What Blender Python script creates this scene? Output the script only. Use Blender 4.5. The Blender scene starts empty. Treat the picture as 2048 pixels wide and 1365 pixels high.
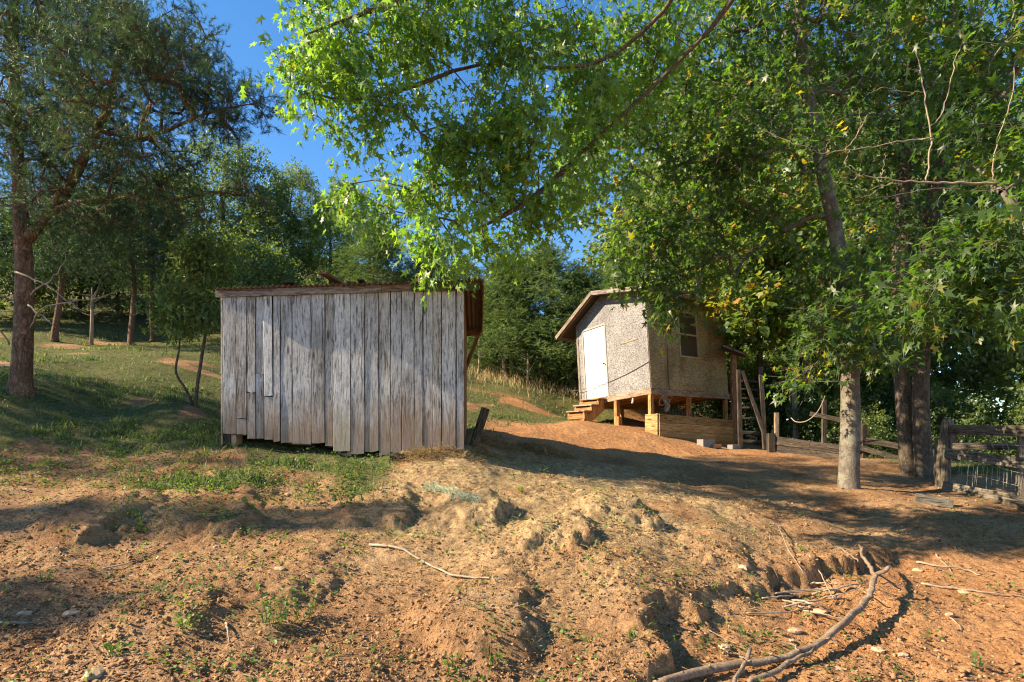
import bpy, math, random
import numpy as np
from mathutils import Vector, Matrix

random.seed(7)
R = np.random.default_rng(11)
sc = bpy.context.scene
rad = math.radians

# ------------------------------------------------------------------ camera, sky, sun, exposure
F, HZ, CX, EYE = 1200.0, 880.0, 1024.0, 1.6        # focal length and horizon in pixels of the 2048 px photograph
cam_d = bpy.data.cameras.new('camera')
cam = bpy.data.objects.new('camera', cam_d)
sc.collection.objects.link(cam)
cam.location = (0, 0, EYE)
cam.rotation_euler = (rad(90), 0, 0)
cam_d.sensor_width = 36.0
cam_d.lens = F / 2048 * 36
cam_d.shift_y = (HZ - 682.5) / 2048
cam_d.clip_end = 3000
cam_d.clip_start = 0.05
sc.camera = cam

SUN_EL, SUN_AZ = 33.0, 262.0                       # azimuth clockwise from +Y: 270 is due left of the view
SUN_DIR = Vector((math.sin(rad(SUN_AZ)) * math.cos(rad(SUN_EL)), math.cos(rad(SUN_AZ)) * math.cos(rad(SUN_EL)), math.sin(rad(SUN_EL))))
world = bpy.data.worlds.new('World')
sc.world = world
world.use_nodes = True
wn, wl = world.node_tree.nodes, world.node_tree.links
wn.clear()
sky = wn.new('ShaderNodeTexSky')
sky.sky_type = 'NISHITA'
sky.sun_disc = False
sky.sun_elevation = rad(SUN_EL)
sky.sun_rotation = rad(SUN_AZ)
sky.altitude = 400
sky.air_density = 1.0
sky.dust_density = 0.0
sky.ozone_density = 2.5
bg = wn.new('ShaderNodeBackground')
bg.inputs['Strength'].default_value = 0.088
wo = wn.new('ShaderNodeOutputWorld')
hs = wn.new('ShaderNodeHueSaturation')                # the deep polarised blue of the photograph, the whole sky alike
hs.inputs['Saturation'].default_value = 1.24
wl.new(sky.outputs[0], hs.inputs['Color'])
wl.new(hs.outputs[0], bg.inputs[0])
wl.new(bg.outputs[0], wo.inputs[0])
sun_d = bpy.data.lights.new('sun', 'SUN')
sun_d.energy = 5.0
sun_d.angle = rad(0.55)
sun_d.color = (1.0, 0.81, 0.57)
sun = bpy.data.objects.new('sun', sun_d)
sc.collection.objects.link(sun)
sun.rotation_euler = SUN_DIR.to_track_quat('Z', 'Y').to_euler()
vs = sc.view_settings
vs.view_transform = 'Standard'
vs.look = 'None'
vs.exposure = 1.56
vs.gamma = 1.0
vs.use_curve_mapping = False
sc.cycles.use_denoising = True
sc.cycles.filter_width = 1.15
sc.cycles.max_bounces = 5
sc.cycles.diffuse_bounces = 3
sc.cycles.transmission_bounces = 4
sc.cycles.transparent_max_bounces = 4

# ------------------------------------------------------------------ small helpers
def P(px, py, d):
    return np.array([(px - CX) / F * d, d, EYE + (HZ - py) / F * d])

def wm(o):
    m = o.matrix_basis.copy()
    while o.parent:
        o = o.parent
        m = o.matrix_basis @ m
    return m

def link(o, parent=None):
    sc.collection.objects.link(o)
    if parent:
        o.parent = parent
    return o

def tag(o, label=None, cat=None, group=None, kind=None):
    if label: o['label'] = label
    if cat: o['category'] = cat
    if group: o['group'] = group
    if kind or label: o['kind'] = kind or 'thing'
    return o

def thing(name, label, cat, loc=(0, 0, 0), group=None, mat4=None):
    o = bpy.data.objects.new(name, None)
    o.empty_display_size = 0.1
    if mat4 is not None: o.matrix_basis = mat4
    else: o.location = loc
    link(o)
    o.matrix_basis = o.matrix_basis
    if mat4 is None: o.matrix_basis = Matrix.Translation(Vector(loc))
    return tag(o, label, cat, group)

def fast_mesh(name, V, T, attrs=None, smooth=False):
    """V (n,3), T (m,k) one face size: a mesh without python loops"""
    V = np.ascontiguousarray(V, np.float32); T = np.ascontiguousarray(T, np.int32)
    me = bpy.data.meshes.new(name)
    k = T.shape[1]
    me.vertices.add(len(V)); me.vertices.foreach_set('co', V.ravel())
    me.loops.add(T.size); me.loops.foreach_set('vertex_index', T.ravel())
    me.polygons.add(len(T)); me.polygons.foreach_set('loop_start', np.arange(0, T.size, k, dtype=np.int32))
    if smooth: me.polygons.foreach_set('use_smooth', np.ones(len(T), bool))
    for an, av in (attrs or {}).items():
        a = me.attributes.new(an, 'FLOAT', 'POINT')
        a.data.foreach_set('value', np.ascontiguousarray(av, np.float32))
    me.update(calc_edges=True)
    return me

def mesh_obj(name, me, mat, parent=None, loc=None):
    o = bpy.data.objects.new(name, me)
    if mat and not me.materials: me.materials.append(mat)
    if loc is not None: o.matrix_basis = Matrix.Translation(Vector(loc))
    return link(o, parent)

class MB:
    """collects pieces that are one part"""
    def __init__(s): s.v, s.f, s.n = [], [], 0
    def add(s, V, Fc):
        s.v += [tuple(map(float, p)) for p in V]
        s.f += [tuple(i + s.n for i in f) for f in Fc]
        s.n += len(V)
    def tube(s, pts, rr, sides=6, cap=True, wob=0.0, seed=0):
        pts = [Vector(p) for p in pts]
        V, Fc = [], []
        rs = random.Random(seed)
        ph = [rs.uniform(0, 6.28) for _ in range(4)]
        prev = None
        for i, p in enumerate(pts):
            t = (pts[min(i + 1, len(pts) - 1)] - pts[max(i - 1, 0)]).normalized()
            if prev is None:
                a = t.cross(Vector((0.31, 0.95, 0.1))).normalized()
            else:
                a = (prev - t * prev.dot(t)).normalized()
            prev = a
            b = t.cross(a)
            for k in range(sides):
                th = 2 * math.pi * k / sides
                r = rr[i] * (1 + wob * (math.sin(3 * th + ph[0] + i * .35) * .5 + math.sin(5 * th + ph[1] - i * .5) * .3 + math.sin(2 * th + ph[2] + i * .8) * .4))
                V.append(p + a * (r * math.cos(th)) + b * (r * math.sin(th)))
        for i in range(len(pts) - 1):
            for k in range(sides):
                k2 = (k + 1) % sides
                Fc.append((i * sides + k, i * sides + k2, (i + 1) * sides + k2, (i + 1) * sides + k))
        if cap:
            Fc.append(tuple(range(sides))[::-1])
            Fc.append(tuple((len(pts) - 1) * sides + k for k in range(sides)))
        s.add(V, Fc)
    def box(s, c, hx, hy, hz):
        V = [(c[0] + sx * hx, c[1] + sy * hy, c[2] + sz * hz) for sx in (-1, 1) for sy in (-1, 1) for sz in (-1, 1)]
        s.add(V, [(0, 1, 3, 2), (4, 6, 7, 5), (0, 4, 5, 1), (2, 3, 7, 6), (0, 2, 6, 4), (1, 5, 7, 3)])
    def mesh(s, name, smooth=False):
        me = bpy.data.meshes.new(name)
        me.from_pydata(s.v, [], s.f)
        if smooth: me.polygons.foreach_set('use_smooth', [True] * len(me.polygons))
        me.update()
        return me
    def build(s, name, mat, parent=None, smooth=False, loc=None):
        return mesh_obj(name, s.mesh(name, smooth), mat, parent, loc)

def spline(pts, n):
    """Catmull-Rom through control rows (any number of columns)"""
    p = np.asarray(pts, float)
    p = np.vstack([2 * p[0] - p[1], p, 2 * p[-1] - p[-2]])
    out = []
    seg = len(p) - 3
    for t in np.linspace(0, seg, n):
        i = min(int(t), seg - 1); u = t - i
        a, b, c, d = p[i:i + 4]
        out.append(.5 * (2 * b + (c - a) * u + (2 * a - 5 * b + 4 * c - d) * u * u + (3 * b - a - 3 * c + d) * u ** 3))
    return np.array(out)

def plank_mesh(name, w, t, h, seed, wav=.002, rag=(0, 0), n=None, bev=.003):
    """a sawn board: width x, thickness y, length z, edges slightly wavering, ends ragged, corners eased"""
    rs = np.random.default_rng(seed)
    n = n or max(2, min(14, int(h / .16)))
    zs = np.linspace(0, h, n + 1)
    def wv():
        k = rs.uniform(-1, 1, n + 1)
        return np.convolve(np.pad(k, 1, mode='edge'), [.25, .5, .25], 'valid') * wav
    lx, rx, yy = -w / 2 + wv(), w / 2 + wv(), wv() * .8
    r0, r1 = rs.uniform(-rag[0], rag[0], 6), rs.uniform(-rag[1], rag[1], 6)
    V, Fc = [], []
    for i, z in enumerate(zs):
        y0, y1 = -t / 2 + yy[i], t / 2 + yy[i]
        xm = (lx[i] + rx[i]) / 2
        ring = [(lx[i], y1), (lx[i], y0 + bev), (lx[i] + bev, y0), (xm, y0), (rx[i] - bev, y0), (rx[i], y0 + bev), (rx[i], y1)]
        for k, (x, y) in enumerate(ring):
            dz = 0
            if i == 0: dz = r0[min(5, (0, 0, 1, 2, 4, 5, 5)[k])]
            if i == n: dz = r1[min(5, (0, 0, 1, 2, 4, 5, 5)[k])]
            V.append((x, y, z + dz))
    m = 7
    for i in range(n):
        for k in range(m):
            k2 = (k + 1) % m
            Fc.append((i * m + k, i * m + k2, (i + 1) * m + k2, (i + 1) * m + k))
    Fc.append(tuple(range(m))[::-1]); Fc.append(tuple(n * m + k for k in range(m)))
    me = bpy.data.meshes.new(name)
    me.from_pydata(V, [], Fc); me.update()
    return me

def beam(name, p, q, w, t, mat, parent=None, face=(0, -1, 0), local=False, seed=None, wav=.0015, rag=(.002, .002)):
    """a piece of lumber from p to q; 'face' is the direction its wide side looks"""
    p, q = Vector(p), Vector(q)
    z = (q - p).normalized()
    y = -Vector(face); y = (y - z * y.dot(z)).normalized()
    x = y.cross(z)
    M = Matrix((x, y, z)).transposed().to_4x4(); M.translation = p
    if parent and not local: M = wm(parent).inverted() @ M
    beam.n += 1
    me = plank_mesh(name, w, t, (q - p).length, seed or beam.n, wav, rag)
    o = mesh_obj(name, me, mat, parent)
    o.matrix_basis = M
    return o
beam.n = 1000

# ------------------------------------------------------------------ noise and the lie of the land
def hsh(ix, iy, s):
    v = np.sin(ix * 127.1 + iy * 311.7 + s * 74.7) * 43758.5453
    return v - np.floor(v)
def vn(x, y, s=0):
    ix, iy = np.floor(x), np.floor(y)
    fx, fy = x - ix, y - iy
    fx = fx * fx * fx * (fx * (fx * 6 - 15) + 10); fy = fy * fy * fy * (fy * (fy * 6 - 15) + 10)
    a, b, c, d = hsh(ix, iy, s), hsh(ix + 1, iy, s), hsh(ix, iy + 1, s), hsh(ix + 1, iy + 1, s)
    return (a + (b - a) * fx) * (1 - fy) + (c + (d - c) * fx) * fy - .5
def fbm(x, y, s=0, o=4, g=.5):
    t, a = 0, 1.
    for i in range(o):
        t = t + a * vn(x, y, s + i * 17)
        x, y, a = x * 2.03 + 3.1, y * 2.03 + 1.7, a * g
    return t
def sst(e0, e1, x):
    t = np.clip((x - e0) / (e1 - e0), 0, 1)
    return t * t * (3 - 2 * t)

# control points: (pixel x, pixel y, distance) where the ground is seen
GP = [(100, 1350, 3.6), (500, 1350, 3.65), (900, 1350, 3.8), (1200, 1360, 3.9), (1500, 1350, 4.15), (1950, 1350, 4.1),
      (-200, 1350, 3.6), (2300, 1350, 4.1),
      (100, 1200, 4.75), (500, 1200, 4.8), (900, 1200, 4.9), (1250, 1200, 4.9), (1550, 1220, 5.2), (1900, 1250, 5.0), (2200, 1230, 5.1),
      (-200, 1200, 4.7), (100, 1080, 5.9), (400, 1080, 6.0), (800, 1090, 5.9), (1100, 1090, 5.9), (1400, 1110, 5.9), (1750, 1130, 6.2), (2000, 1130, 6.2),
      (0, 990, 7.0), (300, 1000, 7.0), (800, 1000, 7.3), (1100, 1000, 7.3), (1500, 1040, 7.5), (1900, 1050, 7.5), (2200, 1050, 7.4),
      (0, 930, 8.0), (300, 930, 8.0), (600, 930, 8.3), (1000, 930, 8.9), (1250, 950, 9.4), (1450, 975, 9.5),
      (445, 886, 8.7), (700, 914, 8.75), (930, 908, 8.85), (480, 860, 11.0), (920, 862, 11.5), (700, 870, 11.2),
      (40, 778, 9.8), (-300, 760, 10), (200, 820, 10.2), (380, 805, 10.6), (250, 690, 18), (60, 680, 17), (430, 700, 17), (-300, 660, 17), (650, 715, 19), 
      (1000, 755, 21), (1150, 798, 19.5), (1000, 850, 13.6), (1100, 880, 12.6), (1180, 851, 17), (1240, 853, 16.4), (1302, 868, 15.3),
      (1470, 893, 15.9), (1380, 888, 15.0), (1550, 906, 14.6), (1640, 915, 13.8), (1698, 974, 9.5), (1830, 952, 11), (1885, 972, 10), (2060, 1010, 8.6),
      (1300, 905, 12.4), (1950, 940, 12.5), (1780, 925, 13.5), (1150, 840, 15.5)]
GW = [tuple(P(*g)) for g in GP]
GW += [(0, 0, .0), (0, -8, -.6), (-6, 0, .4), (6, 0, -.1), (-14, 4, 1.6), (-20, 12, 3.6), (-26, 26, 8.0), (-12, 30, 9.2), (0, 30, 7.2), (6, 30, 5.0),
       (14, 30, 1.2), (11, 20, 1.0), (10, 13, .4), (16, 8, -.6), (24, 20, -1.0), (10, 4, -.2), (7, 24, 2.2), (5.5, 20, 2.0),
       (0, 60, 15), (-20, 60, 20), (-40, 60, 22), (14, 60, 9), (30, 60, 2), (45, 60, 0), (40, 20, -2), (-40, 20, 7), (-40, -10, 3), (40, -10, -3), (0, -30, -2)]
GW = np.array(GW)
def _U(r2): return np.where(r2 > 1e-9, r2 * np.log(np.maximum(r2, 1e-9)), 0)
_n = len(GW)
_d2 = ((GW[:, None, :2] - GW[None, :, :2]) ** 2).sum(2)
_A = np.zeros((_n + 3, _n + 3))
_A[:_n, :_n] = _U(_d2) + np.eye(_n) * .25
_A[:_n, _n] = 1; _A[_n, :_n] = 1; _A[:_n, _n + 1:] = GW[:, :2]; _A[_n + 1:, :_n] = GW[:, :2].T
_W = np.linalg.solve(_A, np.concatenate([GW[:, 2], [0, 0, 0]]))

def base_z(x, y):
    x = np.clip(x, -45, 45); y = np.clip(y, -30, 62)
    z = _W[_n] + _W[_n + 1] * x + _W[_n + 2] * y
    for i in range(_n):
        z = z + _W[i] * _U((x - GW[i, 0]) ** 2 + (y - GW[i, 1]) ** 2)
    return z

def ray_ground(px, py, it=60):
    """where the view ray of a pixel first meets the smooth ground"""
    d = np.linspace(2.5, 45, 1800)
    x = (px - CX) / F * d; z = EYE + (HZ - py) / F * d
    hit = np.nonzero(z < base_z(x, d))[0]
    i = hit[0] if len(hit) else -1
    return np.array([x[i], d[i]])

# the eroded lip above the gully: polyline, upper side to its left
LIP = np.array([ray_ground(*p) for p in ((1290, 1420), (1335, 1330), (1340, 1270), (1420, 1222), (1550, 1185), (1600, 1165), (1690, 1140), (1755, 1112), (1800, 1070))])
LIPH = np.array([.24, .24, .20, .09, .16, .20, .22, .17, .0])
def lip_sd(x, y):
    best = np.full(np.shape(x), 1e9); sd = np.full(np.shape(x), -9.); hh = np.zeros(np.shape(x))
    for i in range(len(LIP) - 1):
        a, b = LIP[i], LIP[i + 1]
        e = b - a; L2 = e @ e
        tt = np.clip(((x - a[0]) * e[0] + (y - a[1]) * e[1]) / L2, 0, 1)
        dx, dy = x - a[0] - tt * e[0], y - a[1] - tt * e[1]
        d = np.hypot(dx, dy)
        s = np.sign(e[0] * (y - a[1]) - e[1] * (x - a[0]))
        m = d < best
        best = np.where(m, d, best); sd = np.where(m, d * s, sd); hh = np.where(m, LIPH[i] + (LIPH[i + 1] - LIPH[i]) * tt, hh)
    return sd, hh
# hummocks whose downhill right flank has broken away: pixel of the top, size, height
MOUNDS = [(960, 1035, .60, .17), (1145, 1095, .55, .17), (1265, 1055, .60, .15), (770, 1035, .60, .13), (430, 1045, .8, .14), (180, 1060, .7, .12), (600, 1180, .6, .07),
          (1010, 1290, .7, .12), (330, 1260, .6, .07), (1480, 1140, .5, .08)]
MOUNDS = [(ray_ground(a, b), c, h) for a, b, c, h in MOUNDS]

def gz(x, y, fine=True):
    x = np.asarray(x, float); y = np.asarray(y, float)
    z = base_z(x, y)
    near = np.exp(-np.maximum(0, np.hypot(x, y - 5) - 4) / 6)
    far = 1 - near
    z = z + near * (fbm(x * .9, y * .9, 3, 3) * .16) + far * fbm(x * .5, y * .5, 5, 3) * .22
    wx = fbm(x * 3.2, y * 3.2, 21, 5, .6) * .26; wy = fbm(x * 3.2, y * 3.2, 29, 5, .6) * .26
    sd, hh = lip_sd(x + wx, y + wy)
    z = z + hh * .55 * np.tanh(sd / .05) * np.exp(-np.abs(sd) / np.where(sd > 0, .55, .40))
    for (c, r, h) in MOUNDS:
        dx, dy = (x + wx - c[0]) / r, (y + wy - c[1]) / r
        # gentle uphill and to the left, steep on the right and towards the camera
        q = np.hypot(np.where(dx > 0, dx * 1.9, dx * .75), np.where(dy < 0, dy * 1.7, dy * .55))
        z = z + h * (1 - sst(.35, 1.0, q))
    if fine:
        clod = near * (.4 + .6 * sst(-.2, .25, fbm(x * 1.3, y * 1.3, 77, 2)))
        z = z + clod * (fbm(x * 7, y * 7, 41, 3, .55) * .034 + np.abs(fbm(x * 15, y * 15, 55, 4, .65)) * .045 + vn(x * 38, y * 38, 57) * .012)
    return z
def gzf(x, y): return float(gz(np.array([x]), np.array([y]))[0])

# masks of what covers the soil
def grass_mask(x, y):
    # the hillside left of the shed, the bank behind, thinning downhill into bare clay
    edge = 7.35 + fbm(x * .7, y * .7, 61, 3) * 1.3 + .25 * sst(-3.0, -1.5, x)
    m = sst(-.45, .35, y - edge) * sst(.9, -.6, x - (-.6 + np.where(y > 12, 4.0, 0) * sst(12, 19, y)))
    m = m * (1 - sst(-2.0, -1.3, x) * (y < 9.4)) * (1 - .85 * sst(-.9, -.5, x) * sst(15.5, 13.5, y))
    patch = sst(-.42, -.02, fbm(x * .75, y * .75, 91, 4) + .04)
    m = m * patch
    m = np.where((y > 17), np.maximum(m, sst(17, 19.5, y) * sst(5, 2.5, x)), m)
    m = np.maximum(m, sst(10.2, 11.5, y) * sst(6.8, 8.0, x - .12 * (y - 10)) * .8)
    return np.clip(m, 0, 1)
STRAW_C = [(ray_ground(1000, 915), 1.6, .6), (ray_ground(840, 920), 1.0, .4), (ray_ground(1050, 980), 1.9, 1.1), (ray_ground(1150, 1050), 1.4, 1.0), (ray_ground(1330, 1010), 1.2, .9)]
def straw_mask(x, y):
    m = 0
    for c, rx, ry in STRAW_C:
        m = m + np.exp(-((x - c[0]) / rx) ** 2 - ((y - c[1]) / (ry * 1.3)) ** 2)
    m = np.clip(m, 0, 1) * sst(-.5, .1, fbm(x * 2, y * 2, 13, 3) + .15)
    return m

# ------------------------------------------------------------------ materials
class NT:
    def __init__(s, name):
        s.m = bpy.data.materials.new(name); s.m.use_nodes = True
        s.t = s.m.node_tree; s.t.nodes.clear()
        s.out = s.t.nodes.new('ShaderNodeOutputMaterial')
    def n(s, typ, props=None, **ins):
        nd = s.t.nodes.new('ShaderNode' + typ)
        for k, v in (props or {}).items(): setattr(nd, k, v)
        for k, v in ins.items():
            key = int(k[1:]) if k[0] == 'i' and k[1:].isdigit() else k.replace('_', ' ')
            sk = nd.inputs[key]
            if isinstance(v, bpy.types.NodeSocket): s.t.links.new(v, sk)
            else:
                if sk.type == 'RGBA' and len(v) == 3: v = (*v, 1)
                sk.default_value = v
        return nd
    def noise(s, vec, scale, detail=4, rough=.55, dist=0.0):
        return s.n('TexNoise', Vector=vec, Scale=float(scale), Detail=float(detail), Roughness=rough, Distortion=float(dist)).outputs[0]
    def map(s, vec, scale=(1, 1, 1), loc=(0, 0, 0), rot=(0, 0, 0)):
        nd = s.n('Mapping', Vector=vec); nd.inputs['Scale'].default_value = scale
        if isinstance(loc, bpy.types.NodeSocket): s.t.links.new(loc, nd.inputs['Location'])
        else: nd.inputs['Location'].default_value = loc
        nd.inputs['Rotation'].default_value = rot
        return nd.outputs[0]
    def ramp(s, fac, stops, interp='LINEAR'):
        nd = s.n('ValToRGB', Fac=fac); cr = nd.color_ramp; cr.interpolation = interp
        while len(cr.elements) > 1: cr.elements.remove(cr.elements[0])
        for i, (p, c) in enumerate(stops):
            e = cr.elements[0] if i == 0 else cr.elements.new(p)
            e.position = p
            e.color = (*c, 1) if not isinstance(c, (int, float)) else (c, c, c, 1)
        return nd.outputs[0]
    def mix(s, fac, a, b, mode='MIX'):
        nd = s.n('Mix', {'data_type': 'RGBA', 'blend_type': mode})
        for k, v in ((0, fac), (6, a), (7, b)):
            sk = nd.inputs[k]
            if isinstance(v, bpy.types.NodeSocket): s.t.links.new(v, sk)
            else: sk.default_value = v if k == 0 else ((*v, 1) if len(v) == 3 else v)
        return nd.outputs[2]
    def math(s, op, a, b=0.0, c=0.0, clamp=False):
        nd = s.n('Math', {'operation': op, 'use_clamp': clamp}, i0=a, i1=b, i2=c)
        return nd.outputs[0]
    def attr(s, name): return s.n('Attribute', {'attribute_name': name}).outputs['Fac']
    def obj(s): return s.n('TexCoord').outputs['Object']
    def rnd(s): return s.n('ObjectInfo').outputs['Random']
    def pos(s): return s.n('NewGeometry').outputs['Position']
    def bump(s, h, strength=.3, dist=.01):
        return s.n('Bump', Height=h, Strength=float(strength), Distance=float(dist)).outputs[0]
    def done(s, col, rough=.8, normal=None, spec=.3, **kw):
        b = s.n('BsdfPrincipled', Base_Color=col, Roughness=rough)
        b.inputs['Specular IOR Level'].default_value = spec
        for k, v in kw.items(): b.inputs[k].default_value = v
        if normal is not None: s.t.links.new(normal, b.inputs['Normal'])
        s.t.links.new(b.outputs[0], s.out.inputs[0])
        return s.m

def off(k, scale=37.0):
    """per-object texture offset so no two boards carry the same grain"""
    r = k.rnd()
    return k.n('CombineXYZ', X=k.math('MULTIPLY', r, scale), Y=k.math('MULTIPLY', r, scale * 1.7), Z=k.math('MULTIPLY', r, scale * 2.3)).outputs[0]

def wood(name, dark, mid, light, knots=True, grey=None, rough=.85, base_dirt=None, contrast=1.0, moss=None):
    k = NT(name)
    v = k.map(k.obj(), (1, 1, 1), off(k))
    warp = k.noise(k.map(v, (3, 3, .8)), 1.0, 2)
    vv = k.n('VectorMath', {'operation': 'ADD'}, i0=v, i1=k.n('CombineXYZ', X=k.math('MULTIPLY', warp, .10), Y=0.0, Z=0.0).outputs[0]).outputs[0]
    g1 = k.noise(k.map(vv, (62, 40, 4.5)), 1.0, 6, .65, .6)
    g2 = k.noise(k.map(vv, (15, 10, 2.0)), 1.0, 5, .65, .5)
    g3 = k.noise(k.map(v, (2.2, 2.2, 1.3)), 1.0, 4, .6)
    g = k.math('ADD', k.math('MULTIPLY', g1, .5), k.math('MULTIPLY', g2, .5))
    lo, hi = .5 - .16 / contrast, .5 + .16 / contrast
    col = k.ramp(g, [(lo, dark), (.5, mid), (hi, light)])
    tone = k.ramp(k.rnd(), [(0, (.58, .55, .53)), (.15, (1.05, 1.08, 1.14)), (.3, (.80, .74, .66)), (.45, (1.15, 1.17, 1.21)), (.6, (.70, .69, .70)), (.75, (1.0, .95, .87)), (.88, (.66, .66, .69)), (1, (1.28, 1.27, 1.26))])
    col = k.mix(.85, col, tone, 'MULTIPLY')
    if grey: col = k.mix(k.ramp(g3, [(.38, 0), (.62, .9)]), col, grey)
    sc_f = k.ramp(k.noise(k.map(v, (9, 9, 2.2)), 1.0, 5, .7, 1.0), [(.60, 0), (.72, .55)])
    col = k.mix(sc_f, col, tuple(min(.8, c * 1.45) for c in light))
    fine = k.ramp(g1, [(.38, .22), (.47, 1.0)])
    col = k.mix(.8, col, fine, 'MULTIPLY')
    g4 = k.noise(k.map(vv, (34, 24, 1.1)), 1.0, 3, .5)
    col = k.mix(.75, col, k.ramp(g4, [(.315, .12), (.355, 1.0)]), 'MULTIPLY')
    mot = k.noise(k.map(v, (20, 20, 8)), 1.0, 5, .75, 1.2)
    col = k.mix(.7, col, k.ramp(mot, [(.34, (.45, .44, .45)), (.5, (1, 1, 1)), (.66, (1.22, 1.2, 1.16))]), 'MULTIPLY')
    if knots:
        vo = k.n('TexVoronoi', Vector=k.map(v, (7, 7, 1.5)), Scale=1.0)
        kn = k.ramp(vo.outputs['Distance'], [(.06, .10), (.15, 1)])
        col = k.mix(.85, col, kn, 'MULTIPLY')
        vo2 = k.n('TexVoronoi', Vector=k.map(v, (26, 26, 9)), Scale=1.0)
        col = k.mix(k.math('MULTIPLY', k.ramp(vo2.outputs['Distance'], [(.06, 1), (.12, 0)]), k.ramp(g3, [(.5, 0), (.62, .8)])), col, tuple(c * .4 for c in dark))
    if base_dirt:
        zc, w, dc = base_dirt
        z = k.n('SeparateXYZ', Vector=k.pos()).outputs[2]
        zz = k.math('ADD', z, k.math('MULTIPLY', k.math('SUBTRACT', g2, .5), 1.0))
        f = k.n('MapRange', Value=zz); f.inputs[1].default_value = zc; f.inputs[2].default_value = zc + w; f.inputs[3].default_value = .75; f.inputs[4].default_value = 0
        col = k.mix(f.outputs[0], col, dc)
    if moss: col = k.mix(k.ramp(k.noise(v, 6, 4), [(.42, 0), (.58, .8)]), col, moss)
    return k.done(col, rough, k.bump(k.math('ADD', k.math('MULTIPLY', g1, .7), k.math('MULTIPLY', g2, .6)), .55, .006), .15)

M = {}
M['shed'] = wood('weathered_barn_wood', (.12, .108, .095), (.40, .385, .36), (.64, .625, .60), grey=(.53, .525, .52), base_dirt=(1.70, .65, (.27, .175, .105)))
M['shed_pale'] = wood('pale_barn_wood', (.28, .26, .235), (.58, .565, .53), (.74, .73, .70), grey=(.66, .65, .63), base_dirt=(1.6, .7, (.34, .25, .14)))
M['trim'] = wood('grey_trim_wood', (.09, .07, .055), (.24, .20, .165), (.42, .37, .32))
M['moss_trim'] = wood('mossy_trim_wood', (.04, .04, .02), (.10, .10, .05), (.17, .17, .09), moss=(.06, .09, .025))
M['dark_wood'] = wood('dark_old_and_shaded_wood', (.025, .02, .015), (.075, .06, .045), (.15, .125, .10))  # old dark wood; also carries painted shade on ladder and low wall
M['fence_wood'] = wood('fence_wood', (.05, .042, .03), (.14, .12, .09), (.27, .24, .19))
M['brown_wood'] = wood('brown_wood', (.13, .065, .03), (.28, .15, .075), (.42, .25, .13))
M['clay_wood'] = wood('clay_stained_lumber', (.22, .10, .035), (.40, .20, .075), (.52, .29, .12), contrast=.8)
M['plank_new'] = wood('yellow_treated_lumber', (.26, .15, .055), (.42, .26, .105), (.52, .35, .16), contrast=.8, base_dirt=(1.55, .45, (.33, .14, .05)))
M['sill'] = wood('sill_lumber', (.16, .11, .06), (.36, .26, .17), (.50, .40, .29))

def osb(name, c0, c1, c2, stain=None):
    k = NT(name)
    v = k.obj()
    w = k.n('VectorMath', {'operation': 'ADD'}, i0=v, i1=k.n('VectorMath', {'operation': 'SCALE'}, i0=k.n('TexNoise', Vector=v, Scale=5.0).outputs[1], Scale=.06).outputs[0]).outputs[0]
    flakes = []
    for i, (ax, sc_) in enumerate(((25, (15, 58, 58)), (-35, (16, 62, 50)), (80, (13, 52, 60)), (-75, (17, 66, 56)))):
        vo = k.n('TexVoronoi', {'feature': 'F1'}, Vector=k.map(w, sc_, (i * 3.3, i * 1.7, 0), (rad(ax if i % 2 else ax * .6), rad(ax), rad(ax))), Scale=1.0)
        flakes.append(k.n('SeparateColor', Color=vo.outputs['Color']).outputs[0])
    f = k.math('MAXIMUM', k.math('MULTIPLY', flakes[0], flakes[1]), k.math('MULTIPLY', flakes[2], flakes[3]))
    f = k.math('ADD', k.math('MULTIPLY', f, .8), k.math('MULTIPLY', k.noise(v, 28, 5, .7), .5))
    col = k.ramp(f, [(.32, c0), (.46, c1), (.74, c2)])
    big = k.noise(v, 1.6, 4)
    col = k.mix(.6, col, k.ramp(big, [(.35, .62), (.62, 1.0)]), 'MULTIPLY')
    if stain:
        col = k.mix(k.ramp(k.noise(k.map(v, (2.5, 2.5, .7)), 1.0, 4), [(.52, 0), (.68, .75)]), col, stain)
    return k.done(col, .8, k.bump(f, .3, .004), .2)
M['osb'] = osb('silvered_strand_board', (.105, .097, .095), (.20, .19, .184), (.345, .338, .332))
M['osb_brown'] = osb('brown_strand_board', (.20, .14, .065), (.31, .23, .11), (.39, .30, .155), (.16, .105, .04))

def simple(name, col, rough=.7, var=.25, scale=8.0, spec=.3, bump=.2, dist=.004, metal=0.0):
    k = NT(name)
    n1 = k.noise(k.obj(), scale, 5, .6)
    c = k.mix(1.0, col, k.ramp(n1, [(.3, 1 - var), (.7, 1 + var)]), 'MULTIPLY')
    return k.done(c, rough, k.bump(n1, bump, dist), spec, Metallic=metal)
M['white_door'] = simple('white_door_paint', (.60, .60, .585), .45, .06, 3, .4, .05)
M['jamb'] = simple('door_jamb_paint', (.30, .28, .25), .6, .15, 6)
M['window_frame'] = simple('cream_window_frame', (.36, .30, .17), .6, .2, 12)
M['knob'] = simple('dark_knob', (.05, .045, .04), .3, .1, 8, .5, 0, metal=.6)
M['shingle'] = simple('dark_roof_felt', (.07, .055, .05), .9, .3, 20)
M['rust'] = simple('rusty_roof_sheet', (.13, .088, .068), .75, .45, 9, .3)
M['tin'] = simple('old_tin', (.16, .12, .10), .6, .45, 7, .4, metal=.4)
M['block'] = simple('concrete_block', (.22, .21, .195), .9, .25, 25, .2, .5)
M['red_brick'] = simple('red_brick', (.40, .20, .11), .9, .25, 25, .2, .5)
M['wire'] = simple('galvanised_wire', (.26, .24, .21), .6, .2, 20, .4, 0)
M['rope'] = simple('pale_rope', (.34, .28, .21), .9, .2, 30)
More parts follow.
